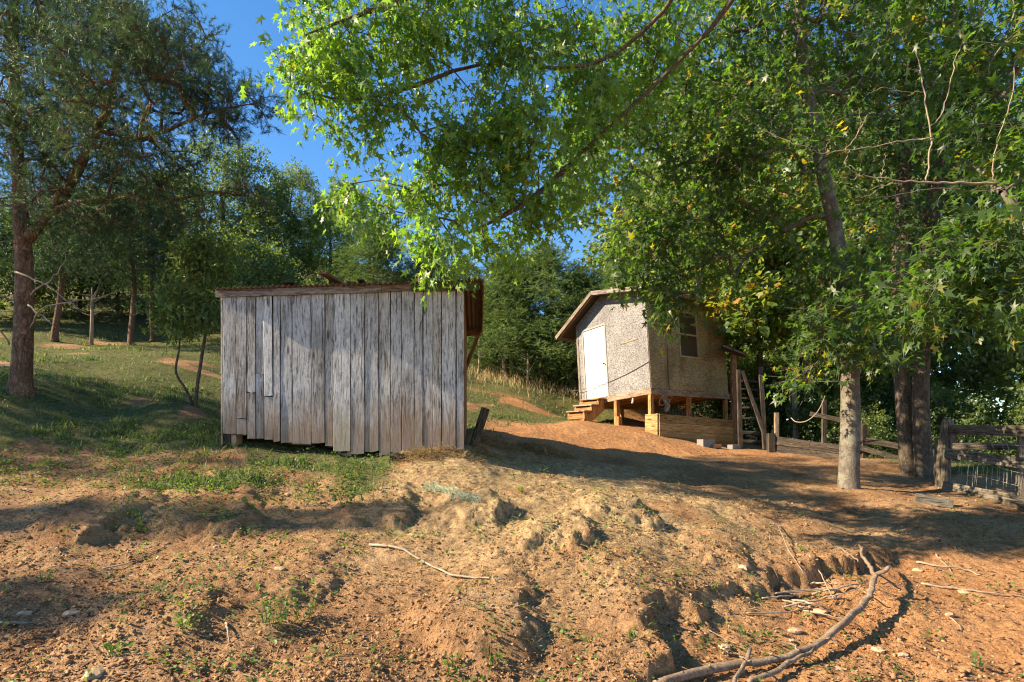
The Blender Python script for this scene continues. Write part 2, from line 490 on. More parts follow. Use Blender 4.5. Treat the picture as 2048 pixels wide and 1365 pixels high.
M['black_cable'] = simple('grey_cable', (.10, .085, .07), .7, .2, 10)
M['net'] = simple('green_plastic_net', (.30, .40, .27), .6, .3, 12, .3)
M['stone'] = simple('tan_stone', (.42, .29, .18), .85, .3, 14, .2, .6, .01)
M['rag'] = simple('grey_rag', (.20, .175, .14), .9, .4, 14)
M['paper'] = simple('white_paper', (.75, .73, .70), .7, .05, 8)
k = NT('window_glass')
M['glass'] = k.done((.065, .047, .027), .35, None, .35)

def bark(name, dark, mid, light, vs_=(14, 14, 3.0), lichen=None, b=.9, d=.03):
    k = NT(name)
    v = k.obj()
    vo = k.n('TexVoronoi', {'feature': 'DISTANCE_TO_EDGE'}, Vector=k.map(k.n('VectorMath', {'operation': 'ADD'}, i0=v, i1=k.n('VectorMath', {'operation': 'SCALE'}, i0=k.n('TexNoise', Vector=v, Scale=4.0, Detail=4.0).outputs[1], Scale=.25).outputs[0]).outputs[0], vs_), Scale=1.0).outputs['Distance']
    n1 = k.noise(k.map(v, (9, 9, 3)), 1.0, 6, .7)
    n0 = k.noise(k.map(v, (26, 26, 5)), 1.0, 6, .75)
    h = k.math('ADD', k.math('MULTIPLY', k.ramp(vo, [(0, 0), (.45, 1)]), .32), k.math('ADD', k.math('MULTIPLY', n1, .45), k.math('MULTIPLY', n0, .45)))
    col = k.ramp(h, [(.38, dark), (.58, mid), (.82, light)])
    if lichen: col = k.mix(k.ramp(k.noise(v, 5, 5, .65), [(.50, 0), (.60, .75)]), col, lichen)
    return k.done(col, .9, k.bump(h, b, d), .15)
M['bark_pine'] = bark('pine_bark', (.06, .036, .022), (.19, .115, .072), (.32, .205, .135), (24, 24, 5.5))
M['bark_maple'] = bark('maple_bark', (.08, .066, .052), (.145, .122, .098), (.215, .185, .15), (34, 34, 9), (.22, .21, .16), .5, .010)
M['bark_dark'] = bark('dark_bark', (.045, .035, .026), (.12, .095, .07), (.19, .155, .12), (26, 26, 6), None, .5, .012)
M['twig'] = simple('bare_twig', (.30, .235, .17), .85, .3, 12)
M['branch_wood'] = bark('fallen_branch_bark', (.13, .09, .06), (.25, .185, .125), (.36, .285, .20), (30, 30, 12), (.20, .14, .09), .5, .008)

def leaf(name, stops, trans, tfac=.42, rough=.42, spec=.45):
    """stops: colours picked by the leaf's own tint value (0..1)"""
    k = NT(name)
    t = k.attr('tint')
    col = k.ramp(t, stops)
    tcol = k.mix(1.0, col, trans, 'MULTIPLY')
    b = k.n('BsdfPrincipled', Base_Color=col, Roughness=rough); b.inputs['Specular IOR Level'].default_value = spec
    tr = k.n('BsdfTranslucent', Color=tcol)
    mx = k.n('MixShader', Fac=tfac, i1=b.outputs[0], i2=tr.outputs[0])
    k.t.links.new(mx.outputs[0], k.out.inputs[0])
    return k.m
M['leaf_maple'] = leaf('silver_maple_leaf', [(0, (.044, .088, .028)), (.45, (.084, .156, .036)), (.85, (.140, .215, .042)), (.985, (.14, .19, .03)), (1, (.45, .32, .03))], (3.1, 3.4, 1.0))
M['leaf_shaded'] = leaf('shaded_maple_leaf', [(0, (.024, .048, .018)), (.5, (.050, .094, .025)), (.9, (.100, .160, .034)), (.96, (.20, .18, .03)), (1, (.36, .20, .03))], (2.8, 3.2, 1.0), .47)  # darkest tints lowered to paint in the canopy's shade
M['leaf_autumn'] = leaf('turning_leaf', [(0, (.06, .11, .025)), (.55, (.11, .17, .028)), (.78, (.20, .20, .03)), (.88, (.34, .24, .03)), (1, (.36, .15, .03))], (2.6, 2.6, 1.0))
M['leaf_wood'] = leaf('woodland_leaf', [(0, (.050, .080, .030)), (.5, (.105, .150, .050)), (1, (.19, .23, .072))], (2.6, 2.7, 1.2), .36)
M['leaf_bright'] = leaf('sunny_woodland_leaf', [(0, (.07, .11, .03)), (.5, (.14, .195, .05)), (1, (.24, .28, .07))], (2.6, 2.7, 1.2), .38)  # brighter copy of the woodland leaf, sunlight put into its colour
M['needle'] = leaf('pine_needle', [(0, (.022, .046, .022)), (.5, (.046, .088, .036)), (1, (.095, .145, .050))], (2.0, 2.2, 1.2), .22, .5, .35)
M['needle_cedar'] = leaf('cedar_needle', [(0, (.055, .095, .035)), (.5, (.11, .165, .055)), (1, (.18, .235, .07))], (2.0, 2.2, 1.0), .25, .6, .3)
M['grass'] = leaf('grass_blade', [(0, (.038, .070, .022)), (.55, (.076, .122, .036)), (.8, (.13, .145, .055)), (1, (.30, .25, .13))], (2.0, 2.2, 1.0), .35, .5, .3)
M['dry_grass'] = leaf('dry_grass_blade', [(0, (.34, .24, .11)), (.5, (.48, .37, .20)), (1, (.58, .48, .29))], (1.2, 1.2, 1.0), .3, .7, .2)
M['weed'] = leaf('weed_leaf', [(0, (.060, .115, .030)), (.6, (.115, .185, .045)), (1, (.20, .26, .07))], (2.2, 2.3, 1.0), .35, .5, .4)
M['straw'] = leaf('straw', [(0, (.20, .13, .06)), (.5, (.40, .29, .13)), (1, (.58, .45, .23))], (1.0, 1.0, 1.0), .2, .75, .25)
M['litter'] = leaf('dead_leaf', [(0, (.10, .055, .03)), (.5, (.24, .14, .075)), (1, (.42, .28, .15))], (1.2, 1.1, 1.0), .2, .8, .2)

def soil(name):
    k = NT(name)
    p = k.pos()
    g, s, wet = k.attr('grass'), k.attr('straw'), k.attr('pale')
    n1, n2, n3 = k.noise(p, 1.1, 5, .6), k.noise(p, 14, 6, .7), k.noise(p, 70, 4, .7)
    clay = k.ramp(n1, [(.30, (.20, .105, .05)), (.48, (.30, .172, .084)), (.62, (.37, .232, .118)), (.75, (.34, .235, .135))])
    clay = k.mix(k.math('MULTIPLY', wet, .8), clay, (.42, .205, .085))
    clay = k.mix(.85, clay, k.ramp(n2, [(.30, .38), (.50, 1.0), (.70, 1.35)]), 'MULTIPLY')
    crumbs = k.ramp(n3, [(.36, .40), (.50, 1.0), (.68, 1.3)])
    clay = k.mix(.8, clay, crumbs, 'MULTIPLY')
    litter = k.mix(k.ramp(n2, [(.4, 0), (.6, 1)]), (.22, .15, .08), (.48, .36, .19))
    c = k.mix(k.math('MULTIPLY', s, .85), clay, litter)
    turf = k.mix(k.ramp(n2, [(.35, 0), (.62, 1)]), (.045, .060, .02), (.11, .13, .045))
    c = k.mix(k.math('MULTIPLY', k.ramp(k.math('ADD', g, k.math('MULTIPLY', k.math('SUBTRACT', n2, .5), .9)), [(.40, 0), (.66, 1)]), .88), c, turf)
    h = k.math('ADD', k.math('MULTIPLY', n2, 1.0), k.math('MULTIPLY', n3, .45))
    return k.done(c, .95, k.bump(h, .95, .034), .1)
M['soil'] = soil('red_clay_soil')
k = NT('soil_clod')
nn = k.noise(k.pos(), 22, 4)
M['clod'] = k.done(k.ramp(nn, [(.32, (.17, .088, .04)), (.5, (.30, .168, .082)), (.7, (.42, .275, .145))]), .95, k.bump(k.noise(k.pos(), 120, 3), .5, .006), .1)

# ------------------------------------------------------------------ the ground
def axis(lo_, hi_, dense, grow):
    """dense spacing inside [lo_, hi_], growing outwards"""
    a = list(np.arange(lo_, hi_, dense))
    d, x = dense, hi_
    while x < 420:
        a.append(x); d = d * grow; x += d
    a.append(420.)
    d, x = dense, lo_ - dense
    pre = []
    while x > -420:
        pre.append(x); d = d * grow; x -= d
    pre.append(-420.)
    return np.array(pre[::-1] + a)
gx = axis(-4.5, 5.0, .027, 1.045)
ys = [2.7]
while ys[-1] < 30: ys.append(ys[-1] + .0185 * max(1, (ys[-1] / 4.6)) ** 1.5)
d = ys[-1] - ys[-2]
while ys[-1] < 800: d *= 1.22; ys.append(ys[-1] + d)
pre, d = [2.7], .02
while pre[-1] > -200: d *= 1.3; pre.append(pre[-1] - d)
gy = np.array(pre[:0:-1] + ys)
GX, GY = np.meshgrid(gx, gy)
fx, fy = GX.ravel(), GY.ravel()
FZ = gz(fx, fy)
nx, ny = len(gx), len(gy)
ii = np.arange((ny - 1) * nx).reshape(ny - 1, nx)[:, :-1].ravel()
quads = np.stack([ii, ii + 1, ii + nx + 1, ii + nx], 1)
sdv, hv = lip_sd(fx, fy)
pale = np.clip(sst(.25, -.35, sdv) * (fy < 8.5) * (fx > 0) * sst(9, 6.5, fy) * .8 + .85 * sst(10.8, 12.6, fy + fbm(fx, fy, 3, 3) * 1.5) * sst(-1.4, .2, fx) * sst(7, 5.5, fx) * (fy < 24), 0, 1)
me = fast_mesh('ground', np.stack([fx, fy, FZ], 1), quads, {'grass': grass_mask(fx, fy), 'straw': straw_mask(fx, fy), 'pale': pale}, True)
ground = tag(mesh_obj('ground', me, M['soil']), 'red clay slope with eroded hummocks and grass patches', kind='structure')

# ------------------------------------------------------------------ the plank shed
class Plane:
    """a vertical plane through two ground points; pixels to (along, height) on it"""
    def __init__(s, a, b):
        s.a = np.array(a[:2], float); e = np.array(b[:2], float) - s.a
        s.len = np.hypot(*e); s.u = e / s.len; s.nrm = np.array([s.u[1], -s.u[0]])
    def hit(s, px, py):
        r = np.array([(px - CX) / F, 1.0])
        t = (s.a @ s.nrm) / (r @ s.nrm)
        q = r * t
        return (q - s.a) @ s.u, EYE + (HZ - py) / F * t
    def w(s, u, z, out=0.0):
        q = s.a + s.u * u + s.nrm * out
        return Vector((q[0], q[1], z))

SF = Plane(P(442, 0, 8.7), P(927, 0, 8.9))
SDEP = 2.75
shed = thing('plank_shed', 'weathered grey vertical plank shed with a corrugated roof', 'shed', (SF.w(SF.len / 2, 1.45, -SDEP / 2)))
fn = (SF.nrm[0], SF.nrm[1], 0)
def cpx(x, y): return 400 + x / 3.25, 520 + y / 3.25      # pixels of the enlarged crop the boards were read from
bx = [152, 240, 310, 366, 419, 480, 526, 603, 727, 815, 869, 981, 1073, 1164, 1239, 1311, 1394, 1450, 1516, 1572, 1665, 1718]
bb = [1130, 1030, 862, 738, 886, 1180, 1190, 1195, 1190, 1212, 1240, 1260, 1245, 1270, 1250, 1245, 1243, 1240, 1238, 1236, 1234]
lower = {1: (1034, 1135), 2: (866, 1160), 3: (741, 1165), 4: (892, 1165)}
rs = random.Random(5)
for i in range(21):
    x0, x1 = bx[i], bx[i + 1]
    topy = 205 - (i / 21) * 35
    def one(ya, yb, dx_top=0, dout=0.0, mat=None, label=None, gap=5.0):
        ua, za = SF.hit(*cpx(x0 + gap * .5, yb)); ub, _ = SF.hit(*cpx(x1 - gap * .5, yb))
        _, zt = SF.hit(*cpx((x0 + x1) / 2, ya))
        um = (ua + ub) / 2
        th = .022
        o = beam('plank', SF.w(um, za, .011 + dout), SF.w(um + dx_top, zt, .011 + dout + rs.uniform(-.002, .006)), ub - ua, th, mat or M['shed'], shed, fn, seed=200 + i, wav=.0035, rag=(.014, .004))
        if label: o['label'] = label
    dout = rs.uniform(0, .012)
    if i == 10: one(topy - 5, bb[i], 0, .014, M['shed_pale'], 'paler plank with white patches', 2.5)  # this plank takes the paler wood colour
    elif i == 4: one(topy, bb[i], -.012, .012, M['shed_pale'], 'short split plank hanging crooked', 7)
    elif i == 11 or i == 13: one(topy, bb[i], 0, dout, None, 'plank with a gnawed foot')
    else: one(topy, bb[i], rs.uniform(-.004, .004), dout)
    if i in lower:
        a, b_ = lower[i]
        one(a, b_, rs.uniform(-.005, .005), dout - .004)
u0, uz0 = SF.hit(434, 582); u1, uz1 = SF.hit(963, 563)
u1 += .02
def rz(u, dd): return uz0 + (uz1 - uz0) * (u - u0) / (u1 - u0) - .075 * (dd + .14) - .02
# left end: edge boards of the side wall seen past the corner
ZB, ZT = 1.55, 3.70
def sidewall(uw, out, n, mat, zb, zt, name='side_plank'):
    for j in range(n):
        dd = (j + .5) / n * SDEP
        p = SF.w(uw, zb + rs.uniform(-.02, .04), -dd); q = SF.w(uw, rz(uw, dd) - .01, -dd)
        beam(name, p, q, SDEP / n - .006, .022, mat, shed, (SF.u[0] * out, SF.u[1] * out, 0), seed=400 + j + (50 if out > 0 else 0))
uL = SF.hit(*cpx(140, 700))[0]
sidewall(uL, -1, 13, M['shed'], ZB, 3.60)
sidewall(SF.len - .012, 1, 12, M['brown_wood'], 1.5, 3.72)
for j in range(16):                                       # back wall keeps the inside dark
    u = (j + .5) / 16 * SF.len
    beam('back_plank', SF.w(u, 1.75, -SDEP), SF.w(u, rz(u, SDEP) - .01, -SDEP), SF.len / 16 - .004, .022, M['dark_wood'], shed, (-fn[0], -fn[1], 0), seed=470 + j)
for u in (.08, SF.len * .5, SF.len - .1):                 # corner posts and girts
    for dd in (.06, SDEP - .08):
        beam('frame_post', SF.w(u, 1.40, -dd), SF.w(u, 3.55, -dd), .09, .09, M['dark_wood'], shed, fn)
for z in (1.95, 2.75, 3.55):
    beam('girt', SF.w(.1, z, -.04), SF.w(SF.len - .1, z + .06, -.04), .09, .05, M['dark_wood'], shed, fn)
# trim boards under the roof edge
def trim(pa, pb, h_px, out, mat, name='fascia_board', label=None):
    u0, z0 = SF.hit(*pa); u1, z1 = SF.hit(*pb)
    hh = h_px / F * 8.8
    o = beam(name, SF.w(u0, z0 - hh / 2, out), SF.w(u1, z1 - hh / 2, out), hh, .03, mat, shed, fn, wav=.003)
    if label: o['label'] = label
trim((435, 583), (764, 573), 14, .055, M['trim'])
trim((765, 573), (824, 570), 13, .052, M['trim'])
trim((823, 568), (958, 566), 18, .075, M['moss_trim'], label='dark mossy trim board')
# roof: corrugated sheet, waves running from front to back
V, Fc = [], []
nc, wl_ = 340, .076
for j, dd in enumerate((-.14, .5, 1.2, 2.0, 2.9)):
    for i in range(nc + 1):
        t = i / nc
        u = u0 + (u1 - u0) * t
        z = uz0 + (uz1 - uz0) * t + .014 * math.sin(2 * math.pi * u / wl_) - .075 * (dd + .14) + .006 * math.sin(u * 2.1 + dd * 3)
        V.append(SF.w(u, z, -dd + .012 * math.sin(u * 4.0)))
for j in range(4):
    for i in range(nc):
        a = j * (nc + 1) + i
        Fc.append((a, a + 1, a + nc + 2, a + nc + 1))
b = MB(); b.add(V, Fc)
inv = wm(shed).inverted()
roof = b.build('roof_sheet', M['rust'], shed, True); roof.matrix_basis = inv
md = roof.modifiers.new('thick', 'SOLIDIFY'); md.thickness = .003
for dd in (.25, 1.1, 1.95, 2.72):                         # purlins along the shed that carry the overhang
    beam('purlin', SF.w(.05, rz(.05, dd) - .045, -dd), SF.w(SF.len - .04, rz(SF.len, dd) - .045, -dd), .085, .04, M['brown_wood'], roof, (0, 0, 1))
beam('barge_board', SF.w(u1 + .006, rz(u1, -.12) - .03, .12), SF.w(u1 + .006, rz(u1, 2.86) - .03, -2.86), .10, .022, M['brown_wood'], roof, (SF.u[0], SF.u[1], 0), wav=.004)
beam('outrigger', SF.w(SF.len - .3, rz(SF.len, 2.72) - .06, -2.7), SF.w(u1 - .02, rz(u1, 2.72) - .06, -2.7), .10, .05, M['brown_wood'], roof, (0, -1, 0))
beam('brace', SF.w(SF.len - .03, 2.95, -2.66), SF.w(u1 - .06, rz(u1, 2.7) - .08, -2.68), .07, .04, M['brown_wood'], roof, fn)
# foundation blocks under the raised planks
for px_, py_, w_ in ((462, 886, .14), (690, 911, .2)):
    u, z = SF.hit(px_, py_)
    bl = MB(); bl.box((0, 0, 0), w_ / 2, .09, .11)
    o = bl.build('footing_block', M['stone'], shed)
    o.matrix_basis = inv @ Matrix.Translation(SF.w(u, z + .01, -.13)) @ Matrix.Rotation(rs.uniform(-.2, .2), 4, 'Z')

# loose lumber lying on the shed roof
def roof_piece(name, label, cat, px, py, length, w, t, tilt, yaw, mat):
    u, _ = SF.hit(px, 560)
    dd = .55
    base = SF.w(u, rz(u, dd) + .045, -dd)
    o = thing(name, label, cat, base)
    dirv = Vector((math.sin(yaw) * math.cos(tilt), math.cos(yaw) * math.cos(tilt), math.sin(tilt))) * length
    beam('board', base, base + dirv * -.55 + Vector((0, 0, .0)), w, t, mat, o, (0, 0, 1))
    return o
def lumber(name, label, cat, px, pz, dd, a_px, b_px, w, t, mat):
    """a board on the roof seen from pixel a to pixel b, its near end lifted over the roof edge"""
    pa, pb = Vector(P(*a_px)), Vector(P(*b_px))
    o = beam(name, pa, pb, w, t, mat, None, (0, -.3, 1), wav=.003, rag=(.01, .01))
    return tag(o, label, cat)
lumber('roof_board', 'longest warped board sticking up over the grey shed roof edge', 'board', 0, 0, 0, (645, 546, 8.75), (692, 575, 9.25), .15, .03, M['brown_wood'])
lumber('roof_board', 'short board end poking over the shed roof left of the long warped board', 'board', 0, 0, 0, (575, 563, 8.8), (592, 578, 9.3), .15, .03, M['dark_wood'])
lumber('roof_board', 'small upright board end on the shed roof right of the long warped board', 'board', 0, 0, 0, (720, 559, 8.8), (734, 576, 9.2), .09, .03, M['dark_wood'])
lumber('roof_board', 'dark splintered scrap of board flat on the shed roof edge', 'board', 0, 0, 0, (700, 565, 8.85), (720, 575, 9.2), .10, .03, M['dark_wood'])
bo = MB(); bo.box((0, 0, 0), .085, .10, .10)
u, _ = SF.hit(845, 560)
rb = bo.build('roof_block', M['rust'], None)
rb.matrix_basis = Matrix.Translation(SF.w(u, rz(u, .2) + .125, -.2)) @ Matrix.Rotation(.3, 4, 'Z')
bm_ = rb.modifiers.new('ease', 'BEVEL'); bm_.width = .012; bm_.segments = 2
tag(rb, 'brown block weighing down the shed roof beside hanging leaves', 'block')
# short dark post leaning beside the shed
p0 = P(945, 868, 9.6); p1 = P(971, 818, 9.75)
lp = beam('leaning_post', (p0[0], p0[1], gzf(p0[0], p0[1]) - .05), p1, .13, .09, M['dark_wood'], None, (.2, -1, 0))
tag(lp, 'short dark post leaning out of the straw beside the shed', 'post')

# ------------------------------------------------------------------ the strand-board hut on stilts
TH = rad(55)
C0 = Vector(P(1302, 777, 15.5))
HM = Matrix.Translation(C0) @ Matrix.Rotation(rad(90) - TH, 4, 'Z') @ Matrix.Rotation(rad(-4.6), 4, 'X')
hut = thing('strand_board_hut', 'small strand board hut on stilts with a white door and low gable roof', 'hut', mat4=HM)
LY, LX = 2.75, 3.25                                        # gable wall along local y, window wall along local x
prof = [(0, 2.55), (1.65, 2.90), (LY, 2.28)]
def ph(y): return float(np.interp(y, [p[0] for p in prof], [p[1] for p in prof]))
HI = HM.inverted()
def hut_hit(px, py, plane):
    """pixel to hut coordinates on plane x=0 ('g', gable wall) or y=0 ('w', window wall)"""
    o_ = HI @ Vector((0, 0, EYE)); d_ = HI.to_3x3() @ Vector(((px - CX) / F, 1, (HZ - py) / F))
    t = -o_[0 if plane == 'g' else 1] / d_[0 if plane == 'g' else 1]
    return o_ + d_ * t
def panel(name, pts, axis_, thick, mat, label=None, at=0.0):
    """a flat sheet from an outline (a,z): axis 'g' lies at x=at, 'w' at y=at; it grows outwards"""
    n = len(pts); V = []
    for dep in (0, -thick):
        for a, z in pts: V.append((at + dep, a, z) if axis_ == 'g' else (a, at + dep, z))
    Fc = [tuple(range(n)), tuple(range(n, 2 * n))[::-1]] + [(i, (i + 1) % n, n + (i + 1) % n, n + i) for i in range(n)]
    b = MB(); b.add(V, Fc)
    o = b.build(name, mat, hut)
    if label: o['label'] = label
    return o
dA, dB = hut_hit(1170, 720, 'g')[1], hut_hit(1212.5, 720, 'g')[1]      # door edges along the gable wall
dy0, dy1 = min(dA, dB), max(dA, dB)
dtop = 2.03
panel('wall_sheet', [(0.0, 0), (dy0 - .055, 0), (dy0 - .055, ph(dy0)), (0, ph(0))] if dy0 - .055 < 1.65 else [(0, 0), (dy0 - .055, 0), (dy0 - .055, ph(dy0 - .055)), (1.65, 2.90), (0, 2.55)], 'g', .016, M['osb'])
panel('wall_sheet', [(dy0 - .052, dtop + .06), (LY, dtop + .06), (LY, ph(LY)), (max(dy0 - .052, 1.65), ph(max(dy0 - .052, 1.65)))] + ([(dy0 - .052, ph(dy0 - .052))] if dy0 - .052 < 1.65 else []), 'g', .016, M['osb'], at=-.001)
panel('wall_sheet', [(dy1 + .05, 0), (LY, 0), (LY, dtop + .057), (dy1 + .05, dtop + .057)], 'g', .014, M['osb'])
# door: slab with six raised panels, jambs and knob
door = panel('door', [(dy0, .02), (dy1, .02), (dy1, dtop), (dy0, dtop)], 'g', .03, M['white_door'], 'white six panel door', .02)
dw = dy1 - dy0
for c in range(2):
    for (za, zb) in ((.20, .78), (.92, 1.55), (1.66, 1.90)):
        ya = dy0 + dw * (.13 + .41 * c); yb = ya + dw * .33
        b = MB()
        for (m0, d0) in ((0, -.012), (.022, -.020)):
            pass
        o0, i0 = -.0105, -.0175
        V = [(o0, ya, za), (o0, yb, za), (o0, yb, zb), (o0, ya, zb), (i0, ya + .03, za + .03), (i0, yb - .03, za + .03), (i0, yb - .03, zb - .03), (i0, ya + .03, zb - .03)]
        b.add(V, [(4, 5, 6, 7), (0, 1, 5, 4), (1, 2, 6, 5), (2, 3, 7, 6), (3, 0, 4, 7), (0, 3, 2, 1)])
        b.build('door_panel', M['white_door'], door)
b = MB(); b.tube([(-.012, dy0 + .06, .95), (-.04, dy0 + .06, .95), (-.05, dy0 + .06, .95), (-.075, dy0 + .06, .95)], [.012, .012, .028, .022], 10)
b.build('knob', M['knob'], door, True)
for (a0, a1, z0, z1) in ((dy0 - .052, dy0 - .004, 0, dtop + .055), (dy1 + .004, dy1 + .048, 0, dtop + .055), (dy0 - .003, dy1 + .003, dtop + .004, dtop + .055)):
    panel('door_jamb', [(a0, z0), (a1, z0), (a1, z1), (a0, z1)], 'g', .05, M['jamb'], at=.018)
beam('corner_board', (-.02, LY - .045, -.1), (-.02, LY - .045, ph(LY) - .02), .085, .02, M['trim'], hut, (-1, 0, 0), True)
beam('batten', (-.024, .35, 1.37), (-.024, 1.0, 1.36), .03, .012, M['sill'], hut, (-1, 0, 0), True)
# window wall: three sheets with open joints, window cut in the middle one
s1, s2 = hut_hit(1333, 700, 'w')[0], hut_hit(1401, 700, 'w')[0]
wa, wb = hut_hit(1357, 670, 'w')[0], hut_hit(1395, 670, 'w')[0]
wz0 = hut_hit(1376, 716, 'w')[2]; wz1 = wz0 + 1.28
HT = 2.53
panel('wall_sheet', [(0.002, 0), (s1 - .006, 0), (s1 + .004, HT), (0.002, HT)], 'w', .016, M['osb_brown'])
for (a, b_, z0, z1, at_) in ((s1 + .008, wa, 0, HT, 0), (wb, s2 - .004, 0, HT, 0), (wa + .001, wb - .001, 0, wz0, -.001), (wa + .001, wb - .001, wz1, HT, -.001)):
    panel('wall_sheet', [(a, z0), (b_, z0), (b_, z1), (a, z1)], 'w', .016, M['osb_brown'], at=at_)
panel('wall_sheet', [(s2 + .004, -.02), (LX, -.02), (LX, HT), (s2 + .004, HT)], 'w', .016, M['osb_brown'], at=.002)
panel('wall_sheet', [(0, 0), (LX, 0), (LX, 2.25), (0, 2.25)], 'w', .012, M['osb_brown'], at=LY + .012)
pp = [(0, 0), (LY, 0)] + [(y, z) for y, z in prof[::-1]]
panel('wall_sheet', pp, 'g', .012, M['osb_brown'], at=LX)
win = panel('window', [(wa, wz0), (wb, wz0), (wb, wz1), (wa, wz1)], 'w', .006, M['glass'], 'dark double hung window with a cream frame', .03)
wmid = (wz0 + wz1) / 2
for (a0, a1, z0, z1) in ((wa, wa + .035, wz0, wz1), (wb - .035, wb, wz0, wz1), (wa + .036, wb - .036, wz0, wz0 + .04), (wa + .036, wb - .036, wz1 - .04, wz1), (wa + .036, wb - .036, wmid - .02, wmid + .02)):
    b = MB(); b.box(((a0 + a1) / 2, -.004, (z0 + z1) / 2), (a1 - a0) / 2, .024, (z1 - z0) / 2)
    b.build('window_frame', M['window_frame'], win)
# floor frame, stilts, joists
beam('sill_beam', (-.012, -.02, -.075), (-.012, LY + .02, -.075), .15, .045, M['sill'], hut, (-1, 0, 0), True)
beam('sill_beam', (-.04, -.010, -.085), (LX + .03, -.010, -.085), .15, .045, M['sill'], hut, (0, -1, 0), True)
beam('sill_beam', (0, LY, -.085), (LX, LY, -.085), .15, .045, M['clay_wood'], hut, (0, 1, 0), True)
panel('floor_sheet', [(0.02, -.012), (LX - .02, -.012), (LX - .02, 0.003), (.02, .003)], 'w', -(LY - .03), M['clay_wood'], at=.015)
for i in range(6):
    x = .35 + i * .52
    beam('joist', (x, .02, -.085), (x, LY - .03, -.085), .14, .04, M['clay_wood'], hut, (1, 0, 0), True)
def stilt(x, y, w, drop=1.6, mat=None):
    top = HM @ Vector((x, y, -.155))
    g = gzf(top.x, top.y) - .12
    beam('stilt', top, (top.x + .01, top.y, g), w, w * .8, mat or M['clay_wood'], hut, (HM.to_3x3() @ Vector((0, -1, 0))), False)
stilt(.03, .05, .11, mat=M['plank_new']); stilt(.03, 1.28, .13); stilt(.03, LY - .1, .11); stilt(1.55, .05, .11); stilt(LX - .08, .05, .11)
stilt(1.6, 1.4, .11); stilt(LX - .1, 1.4, .11); stilt(LX - .1, LY - .1, .11); stilt(1.6, LY - .1, .11)
ft = HM @ Vector((-.06, 1.20, -.9))
beam('stilt_footing', (ft.x, ft.y, gzf(ft.x, ft.y) - .03), (ft.x, ft.y, gzf(ft.x, ft.y) + .24), .17, .14, M['clay_wood'], hut, (-.8, -.6, 0))
# slatted skirting seen under the hut at the far end
for i in range(11):
    x = 1.75 + i * .135
    beam('skirting_slat', (x, 1.15, -1.2), (x, 1.15, -.35 - .10 * max(0, 3 - i) / 3), .10, .02, M['fence_wood'], hut, (0, -1, 0), True)
# roof: two sheets, fascia and rafter ends
oh = .36
for (ya, za, yb, zb, nm) in ((-.30, 2.55 - .064, 1.65, 2.90, 'a'), (1.65, 2.90, LY + .52, 2.28 - .293, 'b')):
    z_ = .055
    b = MB()
    V = []
    for dz in (0, .03):
        V += [(-oh, ya, za + z_ + dz), (LX + oh, ya, za + z_ + dz), (LX + oh, yb, zb + z_ + dz), (-oh, yb, zb + z_ + dz)]
    b.add(V, [(0, 3, 2, 1), (4, 5, 6, 7), (0, 1, 5, 4), (1, 2, 6, 5), (2, 3, 7, 6), (3, 0, 4, 7)])
    ro = b.build('roof_slope', M['shingle'], hut)
    beam('fascia_board', (-oh - .014, ya, za + .02), (-oh - .014, yb, zb + .02), .11, .024, M['trim'], ro, (-1, 0, 0), True)
    for i in range(7):
        x = -oh + .05 + i * (LX + 2 * oh - .1) / 6
        beam('rafter', (x, ya + .02, za), (x, yb - (.02 if nm == 'b' else .0), zb), .045, .085, M['brown_wood'], ro, (0, 0, 1), True)
beam('eave_board', (-oh, LY + .53, 2.0), (LX + oh, LY + .53, 2.0), .10, .02, M['sill'], hut, (0, 1, 0), True)
beam('eave_board', (-oh + .02, -.312, 2.50), (LX + oh - .02, -.312, 2.50), .10, .02, M['brown_wood'], hut, (0, -1, 0), True)
# cable slung across the door wall and along the window wall
def cable(name, pts, r, mat, parent=None, label=None, cat=None, n=24, sides=5):
    b = MB(); q = spline(pts, n)
    b.tube(q, [r] * n, sides)
    o = b.build(name, mat, parent, True)
    if parent: o.matrix_basis = wm(parent).inverted()
    if label: tag(o, label, cat)
    return o
def on(px, py, pl, outw=.03):
    v = hut_hit(px, py, pl)
    v = v + (Vector((-outw, 0, 0)) if pl == 'g' else Vector((0, -outw, 0)))
    return HM @ v
cable('sagging_cable', [on(1150, 783, 'g', .15), on(1178, 778, 'g', .09), on(1216, 766, 'g'), on(1260, 746, 'g'), on(1304, 721, 'g')], .008, M['black_cable'], None, 'thin dark cable sagging across the white door wall of the hut', 'cable')
cable('wall_wire', [on(1305, 721, 'w'), on(1340, 742, 'w'), on(1385, 760, 'w')], .004, M['wire'], hut)
cable('conduit', [on(1333, 690, 'w', .02), on(1334, 740, 'w', .02), on(1337, 776, 'w', .02)], .011, M['black_cable'], hut)
# knot of wire and rag hanging at the corner
kn = thing('wire_tangle', 'tangle of wire and grey rag hanging at the hut corner above the plank box', 'wire tangle', on(1326, 812, 'w', .06))
for s in range(6):
    r_ = random.Random(40 + s)
    pts = [on(1320 + r_.uniform(-4, 16), 778 + s, 'w', .05)] + [on(1326 + r_.uniform(-12, 14), 786 + j * 9, 'w', .05 + r_.uniform(0, .1)) for j in range(4)]
    cable('loose_wire', pts, .006, M['wire'] if s % 2 else M['rope'], kn)
rg = MB(); Vr = []
c_ = on(1327, 815, 'w', .1)
q = spline([on(1320, 795, 'w', .06), on(1325, 805, 'w', .1), on(1328, 815, 'w', .12), on(1324, 826, 'w', .12)], 10)
rg.tube(q, [.01, .03, .04, .05, .045, .06, .07, .055, .04, .01], 8, wob=.4, seed=3)
o = rg.build('rag', M['rag'], kn, True); o.matrix_basis = wm(kn).inverted()
